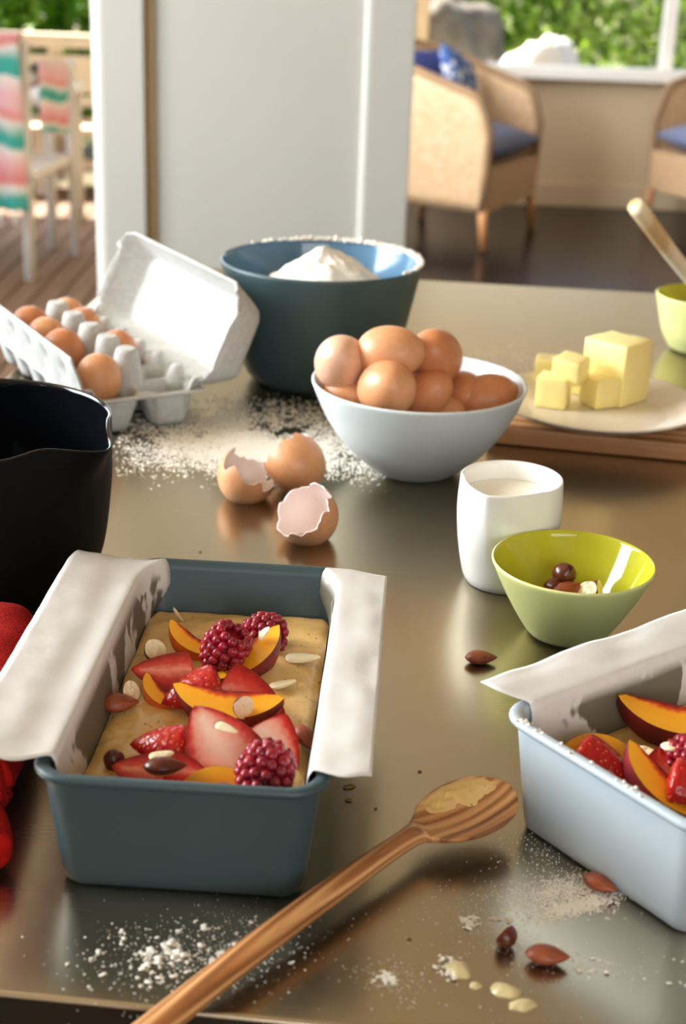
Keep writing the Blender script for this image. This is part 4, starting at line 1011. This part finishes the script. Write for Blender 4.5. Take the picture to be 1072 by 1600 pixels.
v, fc = puff(pth, list(np.interp(s_, [0, .4, .8, 1], [.016, .015, .0125, .004])), list(np.interp(s_, [0, .4, .8, 1], [.016, .014, .0115, .004])), 22, .002, 4); meshpy('thumb', v, fc, REDM, mt)
v, fc = tube([(-.046 + .0405 * math.cos(q) + .042, -.044, .029 + .0245 * math.sin(q)) for q in [2 * PI * i / 30 for i in range(31)]], .004, 8); meshpy('cuff_binding', v, fc, REDM, mt)

# ------------------------------------------------------------------ flour, crumbs, drips
def grains(name, pts, sizes, label, cat='flour', flat=.6):
    n = len(pts); pts = np.array(pts); sz = np.array(sizes)
    base = np.array([(1, 0, 0), (0, 1, 0), (-1, 0, 0), (0, -1, 0), (0, 0, 1)], float)
    g = np.random.default_rng(5); rt = g.uniform(0, 2 * PI, n); el = g.uniform(.7, 1.4, (n, 1))
    B = np.repeat(base[None], n, 0); x = B[:, :, 0] * np.cos(rt)[:, None] - B[:, :, 1] * np.sin(rt)[:, None]; y = B[:, :, 0] * np.sin(rt)[:, None] + B[:, :, 1] * np.cos(rt)[:, None]
    V = np.stack([x * el, y, B[:, :, 2] * flat * 1.3 - .02], 2) * sz[:, None, None] + pts[:, None, :]
    V = V.reshape(-1, 3); F = []
    for i in range(n):
        b = 5 * i; F += [(b, b + 1, b + 4), (b + 1, b + 2, b + 4), (b + 2, b + 3, b + 4), (b + 3, b, b + 4)]
    o = meshpy(name, V, F, FLOURM, None, True); return tag(o, label, cat, kind='stuff')
g = np.random.default_rng(11)
def blob(c, sx, sy, n, s0, s1, ang=0, pw=2.2):
    out, sz = [], []
    for _ in range(n):
        x, y = g.normal(0, sx), g.normal(0, sy); ca_, sa2 = math.cos(ang), math.sin(ang)
        out.append((c[0] + x * ca_ - y * sa2, c[1] + x * sa2 + y * ca_, T + .0001)); sz.append(s0 + (s1 - s0) * g.uniform(0, 1) ** pw)
    return out, sz
def clumps(c, sx, sy, n, s0, s1, per=9, sp=.6):
    out, sz = [], []
    for _ in range(n):
        x, y = c[0] + g.normal(0, sx), c[1] + g.normal(0, sy); R0 = s0 + (s1 - s0) * g.uniform(0, 1) ** 2
        for _ in range(per):
            r_ = abs(g.normal(0, .55)); a2 = g.uniform(0, 2 * PI); out.append((x + r_ * R0 * math.cos(a2), y + r_ * R0 * math.sin(a2), T + max(0, .5 * R0 * (1 - r_)))); sz.append(R0 * g.uniform(.3, .55))
    return out, sz
def cat_(*a): return sum((q[0] for q in a), []), sum((q[1] for q in a), [])
#FLOUR#
p_, s_ = cat_(blob((-0.0630, 0.5277, 0.9000), .022, .014, 900, .00015, .0006), clumps((-0.0655, 0.5254, 0.9000), .018, .010, 60, .0010, .0034), clumps((-0.0318, 0.5428, 0.9000), .008, .008, 10, .0006, .0020), blob((-0.0345, 0.5404, 0.9000), .016, .010, 260, .00015, .0005), clumps((-0.0666, 0.5340, 0.9000), .004, .004, 6, .0018, .0034))
grains('flour_scatter', p_, s_, 'specks and crumbs of flour in front of the slate pan')
p_, s_ = cat_(blob((0.1113, 0.5862, 0.9000), .014, .006, 2600, .0002, .0006, rad(20)), blob((0.1174, 0.5752, 0.9000), .012, .003, 1500, .0003, .0008, rad(25)), blob((0.1023, 0.6153, 0.9000), .012, .010, 300, .00015, .0005), clumps((0.1125, 0.5724, 0.9000), .012, .004, 26, .0005, .0014), clumps((0.0653, 0.5591, 0.9000), .002, .002, 18, .0008, .0022), clumps((0.0789, 0.5628, 0.9000), .003, .002, 16, .0006, .0016), blob((0.0732, 0.5653, 0.9000), .012, .014, 420, .00012, .00045),
              clumps((0.0264, 0.5179, 0.9000), .0022, .002, 22, .0007, .0022), blob((0.0264, 0.5179, 0.9000), .009, .007, 260, .00012, .0004), clumps((0.0552, 0.5289, 0.9000), .004, .003, 28, .0008, .0024), clumps((0.1171, 0.5316, 0.9000), .005, .004, 26, .0006, .0018), blob((0.1103, 0.5334, 0.9000), .014, .008, 240, .00012, .0004), clumps((0.1483, 0.5248, 0.9000), .008, .006, 7, .0006, .0013), blob((0.0829, 0.5428, 0.9000), .05, .03, 300, .00012, .0004))
grains('flour_scatter', p_, s_, 'specks and smears of flour between spoon and powder pan')
pts, sz = [], []
while len(pts) < 34000:
    x, y = g.normal(-.075, .058), g.normal(1.225, .046)
    if x < -.20 or x > .07 or y < 1.10: continue
    k = .5 + .9 * noise.noise(Vector((x * 26, y * 13, 1))) + .3 * noise.noise(Vector((x * 90, y * 60, 4))) - .45 * max(0, (1.16 - y) / .05)
    if g.uniform(0, 1) < k: pts.append((x, y, T + .0001)); sz.append(.0003 + .0010 * g.uniform(0, 1) ** 2)
grains('flour_scatter', pts, sz, 'wide dusting of flour on the steel between carton and egg bowl')
p_, s_ = cat_(blob((.16, 1.50, T), .04, .03, 2600, .0002, .0007)); grains('flour_scatter', p_, s_, 'pale flour smudge on the bench behind the egg bowl')
# heap of flour in the slate mixing bowl
rings = []
for i in range(26):
    q = i / 25; ring = []
    for j in range(60):
        t_ = 2 * PI * j / 60; r_ = .078 * q; x = .004 + r_ * math.cos(t_) * 1.0; y = -.004 + r_ * math.sin(t_)
        z = .133 - .050 * (max(0, q - .05) ** 1.1) + .005 * noise.noise(Vector((x * 60, y * 60, 2))) + .0030 * noise.noise(Vector((x * 150, y * 150, 5))); ring.append((x, y, z))
    rings.append(ring)
v, fc = loft(rings, True, True, False); fh = meshpy('flour_heap', v, fc, FLOURM, None, True, (-.03, 1.432, T)); tag(fh, 'heap of white flour inside the slate mixing bowl', 'flour')
pts, sz = [], []
for _ in range(2200):
    a2 = g.normal(rad(50), rad(28)); r_ = .0972 + g.normal(0, .0011); pts.append((-.03 + r_ * math.cos(a2), 1.432 + r_ * math.sin(a2), T + 1.0 * .1208 + abs(g.normal(0, .0011)))); sz.append(.0005 + .0022 * g.uniform(0, 1) ** 2)
grains('flour_scatter', pts, sz, 'flour caught on the back rim of the slate mixing bowl', flat=.9)
pts, sz = [], []
for _ in range(42):
    q = g.uniform(0, 1) ** 1.6 * .10; p0 = PC2 + ex2 * (-.053 + q) + ey2 * (-.1232 + g.normal(0, .0012)) ; pts.append((p0.x, p0.y, T + .0651)); sz.append(.0003 + .0012 * g.uniform(0, 1) ** 3)
grains('flour_scatter', pts, sz, 'flour crumbs on the corner rim of the powder blue pan', flat=.8)
# batter drips
def drip(name, loc, sc, seed, label, rot=0):
    rings = []
    for i in range(9):
        q = i / 8; ring = []
        for j in range(28):
            t_ = 2 * PI * j / 28; k = 1 + .35 * noise.noise(Vector((math.cos(t_) * 1.6, math.sin(t_) * 1.6, seed)))
            ring.append((sc[0] * k * q * math.cos(t_), sc[1] * k * q * math.sin(t_), sc[2] * (1 - q ** 2.5) + .0001))
        rings.append(ring)
    v, fc = loft(rings, True, True); o = meshpy(name, v, fc, DRIP, None, True, loc, (0, 0, rad(rot))); return tag(o, label, 'batter drip', 'batter drips on the workbench')
DRIP = plain('pale_batter_drip', (206, 190, 142), .3, var=.12, scale=120)
drip('batter_drip', (0.0578, 0.5261, 0.9000), (.0055, .006, .0028), 3, 'round batter drip beside the flour clump', 20)
drip('batter_drip', (0.0646, 0.5155, 0.9000), (.003, .002, .0018), 5, 'tiny batter drip between the two larger ones', 0)
drip('batter_drip', (0.0774, 0.5129, 0.9000), (.008, .0042, .0028), 8, 'long batter drip nearest the front almond', -20)
drip('batter_drip', (0.0839, 0.5044, 0.9000), (.0062, .0035, .0026), 12, 'batter drip furthest forward at lower right', 12)
for i, (p, s, rz) in enumerate((((0.0088, 0.6699, 0.9006), .0034, 20), ((0.0086, 0.6569, 0.9006), .0018, -10), ((0.0225, 0.6502, 0.9005), .0011, 30), ((0.0371, 0.5453, 0.9005), .0011, 0), ((-0.1018, 0.9764, 0.9005), .0012, 0), ((0.0466, 0.6880, 0.9005), .0012, 10))):
    o = lump('crumb', p, (s, s * .5, s * .22), HERB, i + 1.3, .5, (12, 8), 2.2); o.rotation_euler = (0, 0, rad(rz))
    tag(o, ['largest olive-brown crumb right of the slate pan', 'smaller brown crumb just below the largest crumb', 'dark speck to the right of the two crumbs', 'dark speck left of front almond, beside spoon', 'dark speck behind slate pan below egg shells', 'dark speck above the bowl of the wooden spoon'][i], 'crumb', 'crumbs on the workbench')
o = lump('batter_streak', (-0.0950, 0.7873, 0.9400), (.0012, .0012, .007), NUTFLESH, 3, .3, (12, 10)); o.rotation_euler = (rad(20), rad(-25), 0); tag(o, 'yellow sliver of nut stuck on pan back wall', 'nut sliver')
